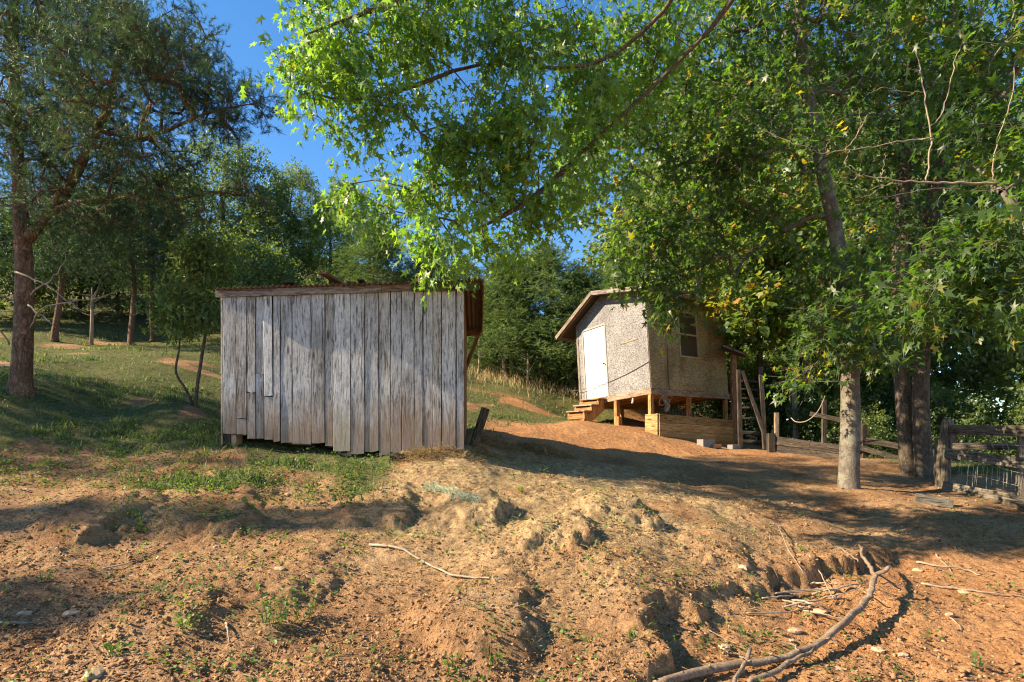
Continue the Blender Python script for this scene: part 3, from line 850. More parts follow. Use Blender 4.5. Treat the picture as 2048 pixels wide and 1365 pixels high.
# rag hanging from the sill
q = spline([on(1268, 797, 'g', .05), on(1269, 803, 'g', .06), on(1267, 808, 'g', .06)], 6)
b = MB(); b.tube(q, [.015, .02, .03, .025, .03, .01], 6, wob=.4, seed=8)
o = b.build('hanging_rag', M['paper'], None, True); tag(o, 'scrap of pale cloth hanging under the hut sill', 'rag')

# wooden steps up to the door
st = HM @ Vector((-.02, (dy0 + dy1) / 2, 0))
gdir = HM.to_3x3() @ Vector((-1, 0, 0)); gdir = Vector((gdir.x, gdir.y, 0)).normalized()
sdir = Vector((-gdir.y, gdir.x, 0))
def sp(f_, s_, z): return Vector((st.x, st.y, 0)) + gdir * f_ + sdir * s_ + Vector((0, 0, z))
zt_ = (HM @ Vector((-.02, dy0, -.02))).z
g0 = gzf(*(sp(.75, 0, 0)[:2]))
steps = thing('wooden_steps', 'rough orange wooden steps below the white hut door', 'steps', (st.x, st.y, g0))
rise = (zt_ - g0) / 4
half = .36
for s in (-1, 1):
    pts = []
    prof2 = [(0, zt_ - rise * .2), (.02, zt_ - rise)]
    outl = [(.0, -rise * .35), (.24, -rise * .35), (.24, -rise * 1.35), (.50, -rise * 1.35), (.50, -rise * 2.35), (.76, -rise * 2.35), (.76, -rise * 4.1), (.55, -rise * 4.1), (.0, -rise * 2.0)]
    V = []
    for e in (-.02, .02):
        for f_, z in outl: V.append(sp(f_ + .04, s * (half - .045) + e, zt_ + z) - Vector((st.x, st.y, g0)))
    n = len(outl)
    b = MB(); b.add(V, [tuple(range(n)), tuple(range(n, 2 * n))[::-1]] + [(i, (i + 1) % n, n + (i + 1) % n, n + i) for i in range(n)])
    b.build('stringer', M['clay_wood'], steps)
for i in range(3):
    f0 = .04 + .26 * i; z = zt_ - rise * (.35 + i) + .022
    b = MB()
    a = sp(f0 + .13, -half - .03, z); c = sp(f0 + .13, half + .03, z)
    beam('tread', a, c, .28, .035, M['sill'] if i else M['clay_wood'], steps, (0, 0, 1))
    beam('riser', sp(f0 + .225, -half + .0, z - .10 - rise * .25), sp(f0 + .225, half - .0, z - .10 - rise * .25), .15, .02, M['clay_wood'], steps, gdir)

# plank retaining box in front of the stilts
BP = Plane(P(1318, 0, 14.75), (P(1318, 0, 14.75) + np.array([math.sin(TH), math.cos(TH), 0]) * 3.3))
box = thing('plank_retaining_box', 'yellow plank retaining box at the foot of the hut', 'retaining box', BP.w(1.6, 1.6))
bn = (BP.nrm[0], BP.nrm[1], 0)
uA, zA = BP.hit(1318, 828); uB, zB = BP.hit(1474, 841)
ph_ = .205
for i in range(4):
    o = beam('plank', BP.w(0, zA - ph_ * (i + .5), .003 * i), BP.w(uB, zB - ph_ * (i + .5) + .004 * i, .003 * i), ph_ - .007, .04, M['plank_new'], box, bn, wav=.002)
for i in range(4):
    beam('end_plank', BP.w(-.02, zA - ph_ * (i + .5) + .003, -.02), BP.w(-.02, zA - ph_ * (i + .5) + .003, -.42), ph_ - .006, .035, M['plank_new'], box, (-BP.u[0], -BP.u[1], 0))
beam('corner_post', BP.w(.03, 1.3, -.06), BP.w(.03, zA + .012, -.06), .09, .06, M['plank_new'], box, bn)
beam('corner_post', BP.w(uB - .05, 1.1, -.07), BP.w(uB - .05, zB + .03, -.07), .09, .07, M['plank_new'], box, bn)
b = MB()                                                   # earth filled in behind the planks
fz = zA - .16
b.add([BP.w(.02, fz, -.03), BP.w(uB - .05, fz - .12, -.03), BP.w(uB - .05, fz - .12, -.6), BP.w(.02, fz - .02, -.6)], [(0, 1, 2, 3)])
o = b.build('earth_fill', M['soil'], box); o.matrix_basis = wm(box).inverted()
# blocks and brick lying in front of the box
def rock(name, c, r, mat, seed, sq=(1, 1, .6), parent=None):
    rs_ = np.random.default_rng(seed)
    t = (1 + 5 ** .5) / 2
    v = np.array([(-1, t, 0), (1, t, 0), (-1, -t, 0), (1, -t, 0), (0, -1, t), (0, 1, t), (0, -1, -t), (0, 1, -t), (t, 0, -1), (t, 0, 1), (-t, 0, -1), (-t, 0, 1)]) / 1.9
    f = [(0, 11, 5), (0, 5, 1), (0, 1, 7), (0, 7, 10), (0, 10, 11), (1, 5, 9), (5, 11, 4), (11, 10, 2), (10, 7, 6), (7, 1, 8), (3, 9, 4), (3, 4, 2), (3, 2, 6), (3, 6, 8), (3, 8, 9), (4, 9, 5), (2, 4, 11), (6, 2, 10), (8, 6, 7), (9, 8, 1)]
    # one subdivision for a chipped outline
    vv = [tuple(p) for p in v]; mid = {}
    def mp(a, b_):
        key = (min(a, b_), max(a, b_))
        if key not in mid: vv.append(tuple((np.array(vv[a]) + np.array(vv[b_])) / 2 * 1.06)); mid[key] = len(vv) - 1
        return mid[key]
    ff = []
    for a, b_, c2 in f:
        x, y, z = mp(a, b_), mp(b_, c2), mp(c2, a)
        ff += [(a, x, z), (b_, y, x), (c2, z, y), (x, y, z)]
    V = np.array(vv) * r * np.array(sq) * (1 + rs_.uniform(-.18, .18, (len(vv), 1)))
    b = MB(); b.add(V, ff)
    o = b.build(name, mat, parent)
    o.matrix_basis = Matrix.Translation(Vector(c)) @ Matrix.Rotation(rs_.uniform(0, 6.28), 4, 'Z')
    return o
cb = thing('cinder_block', 'grey hollow cinder block lying by the yellow plank box', 'block', Vector(P(1412, 889, 14.3)))
g_ = gzf(*P(1412, 889, 14.3)[:2])
cb.matrix_basis = Matrix.Translation(Vector((*P(1412, 889, 14.3)[:2], g_ + .08))) @ Matrix.Rotation(rad(30), 4, 'Z')
for (c, h) in (((0, -.08, 0), (.2, .018, .095)), ((0, .08, 0), (.2, .018, .095)), ((-.182, 0, 0), (.018, .062, .094)), ((0, 0, 0), (.018, .062, .094)), ((.182, 0, 0), (.018, .062, .094))):
    b = MB(); b.box(c, *h); b.build('web' if h[0] < .1 else 'face_shell', M['block'], cb)
pb_ = P(1432, 893, 14.3)
b = MB(); b.box((0, 0, 0), .13, .06, .045); o = b.build('brick_block', M['red_brick']); o.modifiers.new('e', 'BEVEL').width = .008
o.matrix_basis = Matrix.Translation(Vector((pb_[0], pb_[1], gzf(pb_[0], pb_[1]) + .05))) @ Matrix.Rotation(.5, 4, 'Z'); tag(o, 'single orange brick beside the grey cinder block', 'brick')
pb_ = P(1468, 896, 14.6)
b = MB(); b.box((0, 0, 0), .16, .08, .055); o = b.build('paving_block', M['block']); o.modifiers.new('e', 'BEVEL').width = .008
o.matrix_basis = Matrix.Translation(Vector((pb_[0], pb_[1], gzf(pb_[0], pb_[1]) + .05))) @ Matrix.Rotation(.6, 4, 'Z'); tag(o, 'flat grey block at the right end of the yellow plank box', 'block')

# ------------------------------------------------------------------ fences, ladder and timber right of the hut
def rg(px, py, h=0.0, dmax=40):
    """the point on the view ray of a pixel that stands h above the ground"""
    d = np.linspace(2.6, dmax, 3000)
    x = (px - CX) / F * d; z = EYE + (HZ - py) / F * d
    g = base_z(x, d)
    hit = np.nonzero(z < g + h + .12)[0]
    i0_ = max(0, hit[0] - 60) if len(hit) else 0
    dd = np.linspace(d[i0_], d[min(len(d) - 1, i0_ + 160)], 500)
    xx = (px - CX) / F * dd; zz = EYE + (HZ - py) / F * dd
    hit = np.nonzero(zz < gz(xx, dd) + h)[0]
    i = hit[0] if len(hit) else -1
    return Vector((xx[i], dd[i], zz[i]))
def PV(px, py, d): return Vector(P(px, py, d))

lad = thing('ladder_frame', 'shade-darkened wooden ladder frame standing right of the hut', 'ladder', PV(1505, 895, 15.6))  # the hut's shade is put into the dark wood colour
for (a, b_, w) in (((1477, 740), (1481, 897), .10), ((1521, 735), (1530, 898), .11), ((1484, 742), (1537, 893), .09)):
    beam('rail', PV(*b_, 15.7), PV(*a, 15.75), w, .07, M['dark_wood'], lad, (0, -1, 0))
for (xa, xb, y) in ((1480, 1526, 762), (1480, 1526, 778), (1480, 1526, 796), (1481, 1527, 815), (1482, 1528, 836), (1483, 1529, 865), (1484, 1529, 882)):
    beam('rung', PV(xa, y + .5, 15.83), PV(xb, y + 2.5, 15.83), .05 if y < 850 else .09, .04, M['dark_wood'], lad, (0, -1, .3))
pr = thing('porch_roof', 'small dark lean-to roof on posts behind the ladder frame', 'porch roof', PV(1470, 893, 16.4))
beam('post', PV(1468, 893, 16.5), PV(1467, 702, 16.5), .13, .13, M['brown_wood'], pr)
beam('post', PV(1590, 885, 16.9), PV(1585, 735, 16.9), .13, .13, M['fence_wood'], pr)
b = MB(); q = [PV(1446, 690, 16.2), PV(1470, 699, 16.0), PV(1492, 708, 16.0), PV(1492, 706, 18.4), PV(1450, 690, 18.4)]
V = [v - Vector((0, 0, e)) for e in (0, .05) for v in q]
b.add(V, [(0, 1, 2, 3, 4), (9, 8, 7, 6, 5)] + [(i, (i + 1) % 5, 5 + (i + 1) % 5, 5 + i) for i in range(5)])
o = b.build('roof_sheet', M['rust'], pr); o.matrix_basis = wm(pr).inverted()
beam('header', PV(1450, 698, 16.35), PV(1491, 712, 16.3), .12, .05, M['dark_wood'], pr)
beam('post', PV(1520, 890, 18.2), PV(1520, 705, 18.2), .12, .12, M['dark_wood'], pr)

lw = thing('low_plank_wall', 'low retaining wall of two plank rows between hut and maple', 'retaining wall', PV(1615, 905, 14.2))
WA, WB = PV(1546, 872, 14.7), PV(1700, 893, 13.4)
for r_ in range(2):
    for s in range(2):
        a = WA.lerp(WB, .5 * s + .002); c = WA.lerp(WB, .5 * s + .498)
        dz = Vector((0, 0, -.105 - .205 * r_))
        beam('plank', a + dz + Vector((0, .004 * s, 0)), c + dz, .198, .045, M['dark_wood'], lw, (-.25, -1, 0))  # dark planks: the wall's shade is painted into the wood
for t_ in (.02, .30, .52, .8):
    a = WA.lerp(WB, t_) + Vector((.02, .06, 0))
    beam('stake', (a.x, a.y, gzf(a.x, a.y) - .15), a + Vector((0, 0, .02)), .08, .06, M['dark_wood'], lw)
beam('end_post', (WA.x - .06, WA.y - .03, gzf(WA.x, WA.y) - .1), WA + Vector((-.06, -.03, .06)), .16, .14, M['dark_wood'], lw)
for (px_, pt, pb__, lb) in ((1553, 826, 872, 'pale pointed post end behind the low plank wall'), (1648, 800, 900, 'thin dark fence post behind the low plank wall near the maple trunk')):
    o = beam('fence_post', PV(px_, pb__ + 20, 15.6), PV(px_, pt, 15.6), .10, .08, M['sill'] if px_ < 1600 else M['dark_wood'])
    tag(o, lb, 'post')
rope = cable('hanging_rope', [PV(1582, 836, 14.2), PV(1592, 844, 14.0), PV(1612, 843, 13.6), PV(1632, 828, 13.2), PV(1645, 806, 13.0), PV(1650, 792, 12.9)], .010, M['rope'], None, 'pale rope hanging in a curve between porch post and maple leaves', 'rope')

ff_ = thing('far_rail_fence', 'dark rail fence running behind the maple trunks', 'fence', PV(1790, 930, 13.2))
for (a, b_, w) in (((1620, 828, 14.6), (1724, 850, 13.9), .11), ((1700, 876, 13.4), (1905, 912, 12.6), .13), ((1706, 892, 13.3), (1812, 922, 12.9), .12), ((1895, 893, 12.2), (2080, 893, 11.2), .13), ((1830, 912, 12.7), (1905, 908, 12.2), .1)):
    beam('rail', PV(*a), PV(*b_), w, .05, M['dark_wood'], ff_, (0, -1, 0))
for (px_, d, pt) in ((1728, 13.3, 850), (1905, 12.3, 868), (2075, 11.2, 862)):
    q = PV(px_, pt, d)
    beam('post', (q.x, q.y, gzf(q.x, q.y) - .2), q, .12, .10, M['dark_wood'], ff_)

nf = thing('board_fence', 'grey weathered board fence with wire at the right edge', 'fence', PV(1885, 972, 10))
q = PV(1895, 838, 10.0)
b = MB(); gpost = gzf(PV(1884, 972, 10).x, 10.0) - .2
b.tube([(PV(1884, 975, 10).x, 10.0, gpost), (PV(1887, 920, 10).x, 10.0, 1.25), (PV(1892, 870, 10).x, 10.0, 1.68), (q.x, q.y, q.z - .1), (q.x + .01, q.y, q.z - .02), (q.x + .02, q.y, q.z)], [.11, .105, .10, .10, .085, .045], 9, wob=.08, seed=4)
o = b.build('post', M['fence_wood'], nf, False); o.matrix_basis = wm(nf).inverted()
a = PV(1876, 958, 10.15); c = PV(1879, 876, 10.15)
beam('short_post', a - Vector((0, 0, .1)), c, .11, .09, M['fence_wood'], nf, (-.2, -1, 0))
beam('board', PV(1902, 860, 9.9), PV(2130, 864, 7.9), .155, .035, M['fence_wood'], nf, (-.6, -1, 0), wav=.004)
beam('board', PV(1890, 906, 9.9), PV(2130, 938, 7.9), .16, .035, M['fence_wood'], nf, (-.6, -1, 0), wav=.004)
q = PV(2046, 872, 8.75); beam('post', (q.x, q.y, gzf(q.x, q.y) - .2), (q.x, q.y, 1.66), .11, .09, M['fence_wood'], nf, (-.5, -1, 0))
q = PV(2110, 862, 8.05); beam('post', (q.x, q.y, gzf(q.x, q.y) - .2), (q.x, q.y, 1.70), .11, .09, M['fence_wood'], nf, (-.5, -1, 0))
A_, B_ = PV(1890, 978, 9.8), PV(2140, 1022, 7.9)
beam('edging_timber', (A_.x, A_.y, gzf(A_.x, A_.y) + .05), (B_.x, B_.y, gzf(B_.x, B_.y) + .06), .17, .10, M['fence_wood'], nf, (-.5, -1, 0))
b = MB(); r_ = random.Random(3)
for i in range(26):                                        # broken wire mesh hanging between the boards
    t_ = .12 + i / 26 * .9
    for (ya, yb) in ((868, 905), (918, 985)):
        if r_.random() < .25: continue
        x = 1900 + t_ * 160 + r_.uniform(-2, 2); dd = 9.9 - 1.45 * t_
        y0_ = ya + (yb - ya) * r_.uniform(.0, .35); y1_ = y0_ + (yb - ya) * r_.uniform(.45, .75)
        k_ = r_.uniform(4, 14) * (1 if ya < 900 else -.3)
        pts = spline([PV(x, y0_, dd + .05), PV(x + k_ * .5, (y0_ + y1_) / 2, dd + r_.uniform(-.03, .1)), PV(x + k_, y1_, dd + .05)], 6)
        b.tube(pts, [.0028] * 6, 4)
for (y0_, y1_) in ((884, 892), (925, 948), (950, 975)):
    b.tube(spline([PV(1900, y0_, 9.95), PV(1960, y0_ + 4, 9.4), PV(2050, y1_, 8.5), PV(2130, y1_ + 8, 7.95)], 20), [.003] * 20, 4)
o = b.build('wire_mesh', M['wire'], nf); o.matrix_basis = wm(nf).inverted()
for i, (pa, pb2, lb) in enumerate((((1985, 992), (2090, 1030), 'half buried timber on the dirt in front of the board fence'), ((1830, 998), (1905, 1010), 'flat old timber sunk in the shaded dirt before the fence post'))):
    a, c = rg(*pa, .03), rg(*pb2, .03)
    tag(beam('buried_timber', a, c, .14, .10, M['fence_wood'], None, (-.3, -1, .3)), lb, 'timber')

# ------------------------------------------------------------------ foliage machinery
def tmpl(v, f): return np.array(v, float), np.array(f, int)
_out = [(.03, 0), (.36, .0), (.17, .27), (.60, .62), (.15, .52), (.0, 1.05), (-.15, .52), (-.60, .62), (-.17, .27), (-.36, .0), (-.03, 0)]
LEAF_MAPLE = tmpl([(0, .34, 0)] + [(x, y, .10 * abs(x) - .16 * y * y - .25 * x * x) for x, y in _out], [(0, i + 1, (i + 1) % 11 + 1) for i in range(11)])
_o5 = [(0, 0), (.38, .12), (.58, .52), (.20, .62), (0, 1), (-.20, .62), (-.58, .52), (-.38, .12)]
LEAF_BROAD = tmpl([(x, y, .12 * abs(x) - .15 * y * y) for x, y in _o5], [(0, 1, 3), (1, 2, 3), (0, 3, 4), (0, 4, 5), (0, 5, 7), (5, 6, 7)])
LEAF_QUAD = tmpl([(0, 0, 0), (.30, .5, .06), (0, 1, -.1), (-.30, .5, .06)], [(0, 1, 2), (0, 2, 3)])
LEAF_LONG = tmpl([(0, 0, 0), (.17, .45, .04), (0, 1, -.12), (-.17, .45, .04)], [(0, 1, 2), (0, 2, 3)])
def spray(n, nl, w, seed, spread=.9):
    r_ = np.random.default_rng(seed); V, T = [], []
    for i in range(n):
        y = .15 + .85 * i / n
        ph_ = r_.uniform(0, 6.28); el = r_.uniform(.35, spread)
        d_ = np.array([math.cos(ph_) * math.sin(el), math.cos(el), math.sin(ph_) * math.sin(el)])
        s_ = np.cross(d_, r_.normal(size=3)); s_ /= np.linalg.norm(s_)
        p = np.array([0, y, 0]); L = nl * r_.uniform(.75, 1.15)
        V += [p - s_ * w, p + s_ * w, p + d_ * L]; T.append((3 * i, 3 * i + 1, 3 * i + 2))
    V += [(-w, 0, 0), (w, 0, 0), (0, 1, 0)]; T.append((3 * n, 3 * n + 1, 3 * n + 2))
    return tmpl(V, T)
SPRAY_PINE = spray(31, .41, .019, 1, 1.2)
SPRAY_FAR = spray(15, .42, .030, 2, 1.1)

def nrmz(a): return a / np.maximum(np.linalg.norm(a, axis=-1, keepdims=True), 1e-9)
def cloud(pos, dirv, nrm, size, tp, tint, fold=None):
    tv, tf = tp
    fx_ = 1.0 if fold is None else fold[:, None, None]; fz_ = 1.0 if fold is None else (2.2 - 1.3 * fold)[:, None, None]
    y = nrmz(dirv); z = nrm - y * (nrm * y).sum(1, keepdims=True); z = nrmz(z); x = np.cross(y, z)
    s = size[:, None, None]
    V = pos[:, None, :] + s * (fx_ * tv[None, :, 0:1] * x[:, None, :] + tv[None, :, 1:2] * y[:, None, :] + fz_ * tv[None, :, 2:3] * z[:, None, :])
    n, k = len(pos), len(tv)
    T = (tf[None] + (np.arange(n) * k)[:, None, None]).reshape(-1, tf.shape[1])
    return V.reshape(-1, 3), T, np.repeat(tint, k)

def segs_mesh(name, A, B, ra, rb, sides=5):
    """many straight twig pieces as one mesh"""
    A, B = np.asarray(A, float), np.asarray(B, float)
    t = nrmz(B - A)
    ref = np.where(np.abs(t[:, 2:3]) > .9, np.array([[1., 0, 0]]), np.array([[0, 0, 1.]]))
    u = nrmz(np.cross(t, ref)); v = np.cross(t, u)
    th = np.arange(sides) / sides * 2 * np.pi
    c, s = np.cos(th)[None, :, None], np.sin(th)[None, :, None]
    off_ = u[:, None, :] * c + v[:, None, :] * s
    ra, rb = np.asarray(ra)[:, None, None], np.asarray(rb)[:, None, None]
    V = np.concatenate([A[:, None] + off_ * ra, B[:, None] + off_ * rb], 1).reshape(-1, 3)
    k = np.arange(sides); k2 = (k + 1) % sides
    Q = np.stack([k, k2, k2 + sides, k + sides], 1)
    T = (Q[None] + (np.arange(len(A)) * 2 * sides)[:, None, None]).reshape(-1, 4)
    return fast_mesh(name, V, T, None, True)

def in_blobs(blobs, r, bias=.5):
    out = []
    for c, rad_, n in blobs:
        d_ = nrmz(r.normal(size=(n, 3)))
        out.append(np.array(c) + d_ * (r.random((n, 1)) ** bias) * np.array(rad_))
    return np.vstack(out)
def pblob(px, py, d, rx, ry, rd, n): return (P(px, py, d), (rx * d / F, rd, ry * d / F), n)

def skeleton(nodes, plen, targets, r, up=.12, wt=.45, step=.35, drop=.35):
    """joins every target to the nearest earlier branch node, giving forking limbs"""
    pos = [np.array(n_, float) for n_ in nodes]; pl = list(plen); par = [-1] * len(pos)
    arr = np.array(pos); pla = np.array(pl)
    root = arr
    dd = np.min(np.linalg.norm(targets[:, None] - root[None], axis=2), axis=1)
    tips = []
    for ti in np.argsort(dd):
        p = targets[ti]
        dist = np.linalg.norm(arr - p, axis=1)
        cost = dist + wt * pla * .35 + drop * np.maximum(0, arr[:, 2] - p[2])
        b_ = int(np.argmin(cost)); a = arr[b_]; L = dist[b_]
        k_ = max(1, int(math.ceil(L / step)))
        ctrl = (a + p) / 2 + np.array([0, 0, up * L]) + r.normal(size=3) * .07 * L
        prev = b_; new, npl = [], []
        for j in range(1, k_ + 1):
            t_ = j / k_
            q_ = (1 - t_) ** 2 * a + 2 * t_ * (1 - t_) * ctrl + t_ * t_ * p
            if j < k_: q_ = q_ + r.normal(size=3) * .018 * min(L, 1.5)
            new.append(q_); npl.append(pla[b_] + L * t_); par.append(prev); prev = len(arr) + len(new) - 1
        arr = np.vstack([arr, new]); pla = np.concatenate([pla, npl]); tips.append(prev)
    cnt = np.zeros(len(arr))
    for t_ in tips: cnt[t_] += 1
    for i in range(len(arr) - 1, len(nodes) - 1, -1):
        if par[i] >= 0: cnt[par[i]] += cnt[i]
    return arr, np.array(par), cnt, tips

def tree(name, label, trunks, targets, seed, leafm, tp, lsize, nt=5, nl=6, tw=.45, bark_='bark_maple', hang=.35, up_n=1.0, rt=.005, tint=(.45, .22), wood=True, rmax=.09,
         start=.3, spread=1.0, step=.35, sk={}, tcol=None, group=None, cat='tree', sides=16, extra=None, minz=None, pexp=.48, out_=.6):
    """a tree from trunk polylines (rows x,y,z,r) and crown cluster points"""
    r = np.random.default_rng(seed)
    base = np.array(trunks[0][0][:3], float)
    root = thing(name, label, cat, base, group)
    nodes, plen = [], []
    for ti, tr in enumerate(trunks):
        q = spline(tr, 22)
        b = MB(); b.tube([p[:3] - base for p in q], list(np.maximum(q[:, 3], .004)), sides, wob=.07, seed=seed + ti)
        b.build('trunk' if q[0, 3] > .04 or len(trunks) == 1 else 'stem', M[bark_], root, True)
        for i in range(int(len(q) * start), len(q)):
            nodes.append(q[i, :3]); plen.append(.3 * i / len(q))
    arr, par, cnt, tips = skeleton(nodes, plen, targets, r, step=step, **sk)
    m = par >= 0
    idx = np.nonzero(m)[0]
    rr = np.minimum(rmax, rt * np.maximum(cnt, 1) ** pexp)
    A, B = arr[par[idx]], arr[idx]
    ra = np.where(par[idx] < len(nodes), rr[idx] * 1.15, np.minimum(rr[np.maximum(par[idx], 0)], rr[idx] * 1.4)); rb = rr[idx]
    # leaves: short twigs from every cluster, leaves along them
    C = targets; n = len(C)
    tdir = np.array([arr[t_] - arr[par[t_]] for t_ in tips]); order = np.argsort(np.min(np.linalg.norm(targets[:, None] - np.array(nodes)[None], axis=2), axis=1))
    od = np.zeros_like(C); od[order] = nrmz(tdir)
    D = nrmz(od[:, None, :] * out_ + r.normal(size=(n, nt, 3)) * .62 * spread + np.array([0, 0, -.10]))
    L = tw * r.uniform(.55, 1.1, (n, nt, 1))
    tA = np.repeat(C[:, None], nt, 1).reshape(-1, 3); tB = (C[:, None] + D * L).reshape(-1, 3)
    if wood:
        A = np.vstack([A, tA]); B = np.vstack([B, tB]); ra = np.concatenate([ra, np.full(len(tA), rt * .7)]); rb = np.concatenate([rb, np.full(len(tA), rt * .35)])
    mesh_obj('branches', segs_mesh('branches', A - base, B - base, ra, rb, 5), M[bark_], root)['kind'] = 'stuff'
    t_ = r.uniform(.18, 1.05, (n, nt, nl, 1))
    pos = C[:, None, None] + D[:, :, None] * L[:, :, None] * t_ + r.normal(size=(n, nt, nl, 3)) * .055 * (lsize / .11)
    dv = D[:, :, None] * .55 + r.normal(size=(n, nt, nl, 3)) * .65 + np.array([0, 0, -hang])
    nv = np.array([0, 0, up_n]) + r.normal(size=(n, nt, nl, 3)) * .60 + np.array(SUN_DIR) * .35
    tn = np.clip(r.normal(tint[0], tint[1] * .6, (n, 1, 1)) + r.normal(0, tint[1] * .8, (n, nt, nl)), 0, .97)
    if tcol is not None: tn = np.where(r.random(tn.shape) < tcol, r.uniform(.97, 1.0, tn.shape), tn)
    sz = lsize * r.uniform(.5, 1.25, n * nt * nl)
    pos, dv, nv, tn = pos.reshape(-1, 3), dv.reshape(-1, 3), nv.reshape(-1, 3), tn.ravel()
    if extra is not None: root['_x'] = 0; del root['_x']
    V, T, at = cloud(pos - base, dv, nv, sz, tp, tn, r.uniform(.45, 1.0, len(pos)) if len(tp[0]) == 12 else None)
    crown = mesh_obj('crown', fast_mesh('crown', V, T, {'tint': at}), M[leafm], root)
    crown['kind'] = 'stuff'
    return root, pos, dv, nv, sz, tn, crown

def copy_tree(root, loc, rot, scale, label, group=None, name=None):
    c = root.copy(); link(c)
    if name: c.name = name
    c.matrix_basis = Matrix.Translation(Vector(loc)) @ Matrix.Rotation(rot, 4, 'Z') @ Matrix.Diagonal((*(scale if hasattr(scale, '__len__') else (scale,) * 3), 1))
    c['label'] = label
    if group: c['group'] = group
    for ch in list(root.children):
        k_ = ch.copy(); link(k_, c)
    return c

# ------------------------------------------------------------------ trees
def gpt(px, d):
    x = (px - CX) / F * d
    return np.array([x, d, gzf(x, d)])
def trunk_px(rows):
    """rows (px, py, d, radius)"""
    return [(*P(a, b_, c), r_) for a, b_, c, r_ in rows]

# maple with the sunlit single trunk right of the hut
tA_ = trunk_px([(1697, 1004, 9.5, .25), (1698, 978, 9.5, .175), (1699, 935, 9.5, .15), (1701, 860, 9.5, .142), (1700, 760, 9.5, .136), (1692, 600, 9.5, .12), (1672, 470, 9.5, .11), (1640, 320, 9.5, .095), (1612, 170, 9.4, .10), (1598, 20, 9.3, .085), (1585, -150, 9.2, .05), (1580, -300, 9.2, .02)])
blA = [pblob(1480, 60, 9.2, 170, 130, 1.3, 60), pblob(1640, 40, 9.5, 170, 150, 1.6, 60), pblob(1760, 160, 10, 150, 170, 1.3, 55), pblob(1400, 300, 9.6, 150, 130, 1.2, 60), pblob(1540, 300, 9.2, 130, 130, 1.0, 40),
       pblob(1330, 480, 9.8, 130, 90, .8, 42), pblob(1450, 480, 10.2, 130, 90, 1.0, 30), pblob(1345, 605, 10.0, 52, 46, .4, 12), pblob(1300, 570, 10, 60, 36, .4, 10), pblob(1740, 560, 9.2, 120, 70, .6, 24), pblob(1660, 655, 8.9, 60, 55, .4, 15), pblob(1745, 690, 9.0, 90, 42, .5, 18),
       pblob(1560, -180, 9.2, 330, 120, 2.0, 90), pblob(1250, 200, 9, 130, 140, 1.0, 45), pblob(1620, 745, 8.9, 28, 40, .2, 4), pblob(1640, 560, 9.4, 80, 60, .5, 12), pblob(1760, 30, 10.5, 200, 120, 1.0, 40)]
tree('maple_tree', 'maple with a straight sunlit trunk between the hut and the board fence', [tA_], in_blobs(blA, np.random.default_rng(1)), 21, 'leaf_shaded', LEAF_MAPLE, .125, nt=5, nl=8, tw=.52, tint=(.50, .25), start=.35, tcol=.012)

# twin-stemmed maple beside the fence, its dapple shade put into the dark bark
tB1 = trunk_px([(1817, 962, 11.3, .18), (1816, 930, 11.3, .142), (1808, 820, 11.3, .135), (1801, 700, 11.3, .132), (1800, 560, 11.2, .135), (1806, 380, 11.2, .12), (1815, 180, 11.2, .10), (1820, -50, 11.2, .07), (1822, -250, 11.2, .03)])
tB2 = trunk_px([(1850, 970, 11.0, .20), (1848, 930, 11.0, .15), (1842, 830, 11.0, .14), (1845, 700, 11.0, .135), (1852, 560, 11.0, .135), (1868, 400, 11.0, .12), (1890, 200, 11.0, .10), (1915, -50, 11.0, .07), (1930, -250, 11.0, .03)])
blB = [pblob(1850, 260, 11, 170, 170, 1.4, 70), pblob(1960, 120, 10.5, 170, 180, 1.4, 60), pblob(1980, 420, 10.8, 140, 120, 1.2, 45), pblob(1800, 470, 11.4, 120, 90, 1.0, 35), pblob(1900, 620, 10.5, 150, 60, .8, 34), pblob(2000, 640, 10.2, 110, 60, .8, 24), pblob(2120, 500, 10, 120, 200, 1.5, 45), pblob(1900, -150, 11, 300, 130, 2.0, 70), pblob(1700, 330, 11.8, 120, 140, .8, 34), pblob(1770, 660, 10.8, 60, 40, .5, 12)]
tree('maple_tree', 'maple with two shade-darkened stems rising side by side next to the fence post', [tB1, tB2], in_blobs(blB, np.random.default_rng(2)), 22, 'leaf_shaded', LEAF_MAPLE, .13, nt=5, nl=7, bark_='bark_dark', tw=.55, tint=(.38, .25), start=.4, tcol=.02)

# big silver maple standing outside the frame on the right, its limbs reaching in overhead
bC = np.array([5.2, 3.2, 0]); bC[2] = gzf(5.2, 3.2)
tC = [(bC[0], bC[1], bC[2] - .2, .36), (5.15, 3.25, 1.5, .28), (5.0, 3.4, 3.2, .25), (4.7, 3.7, 4.8, .22), (4.3, 4.2, 6.2, .18), (4.0, 4.6, 7.6, .12), (3.8, 4.9, 9.0, .05)]
limb1 = [(4.6, 3.8, 5.0, .10), *[(*P(a, b_, c), r_) for a, b_, c, r_ in ((1640, -160, 5.4, .045), (1420, 60, 6.2, .024), (1310, 170, 6.6, .021), (1180, 290, 6.9, .018), (1060, 400, 6.8, .03), (930, 470, 6.7, .012))]]
limb2 = [(4.4, 4.1, 5.6, .09), *[(*P(a, b_, c), r_) for a, b_, c, r_ in ((1500, -200, 5.8, .04), (1330, 20, 6.3, .022), (1180, 130, 6.5, .02), (960, 130, 6.5, .016), (820, 175, 6.2, .022), (700, 200, 6.0, .012), (590, 180, 5.9, .006))]]
limb3 = [(4.5, 4.0, 5.4, .12), *[(*P(a, b_, c), r_) for a, b_, c, r_ in ((1400, -150, 5.8, .10), (1150, -70, 6.0, .07), (900, -30, 6.1, .045), (720, 30, 6.0, .02), (610, 70, 5.9, .008))]]
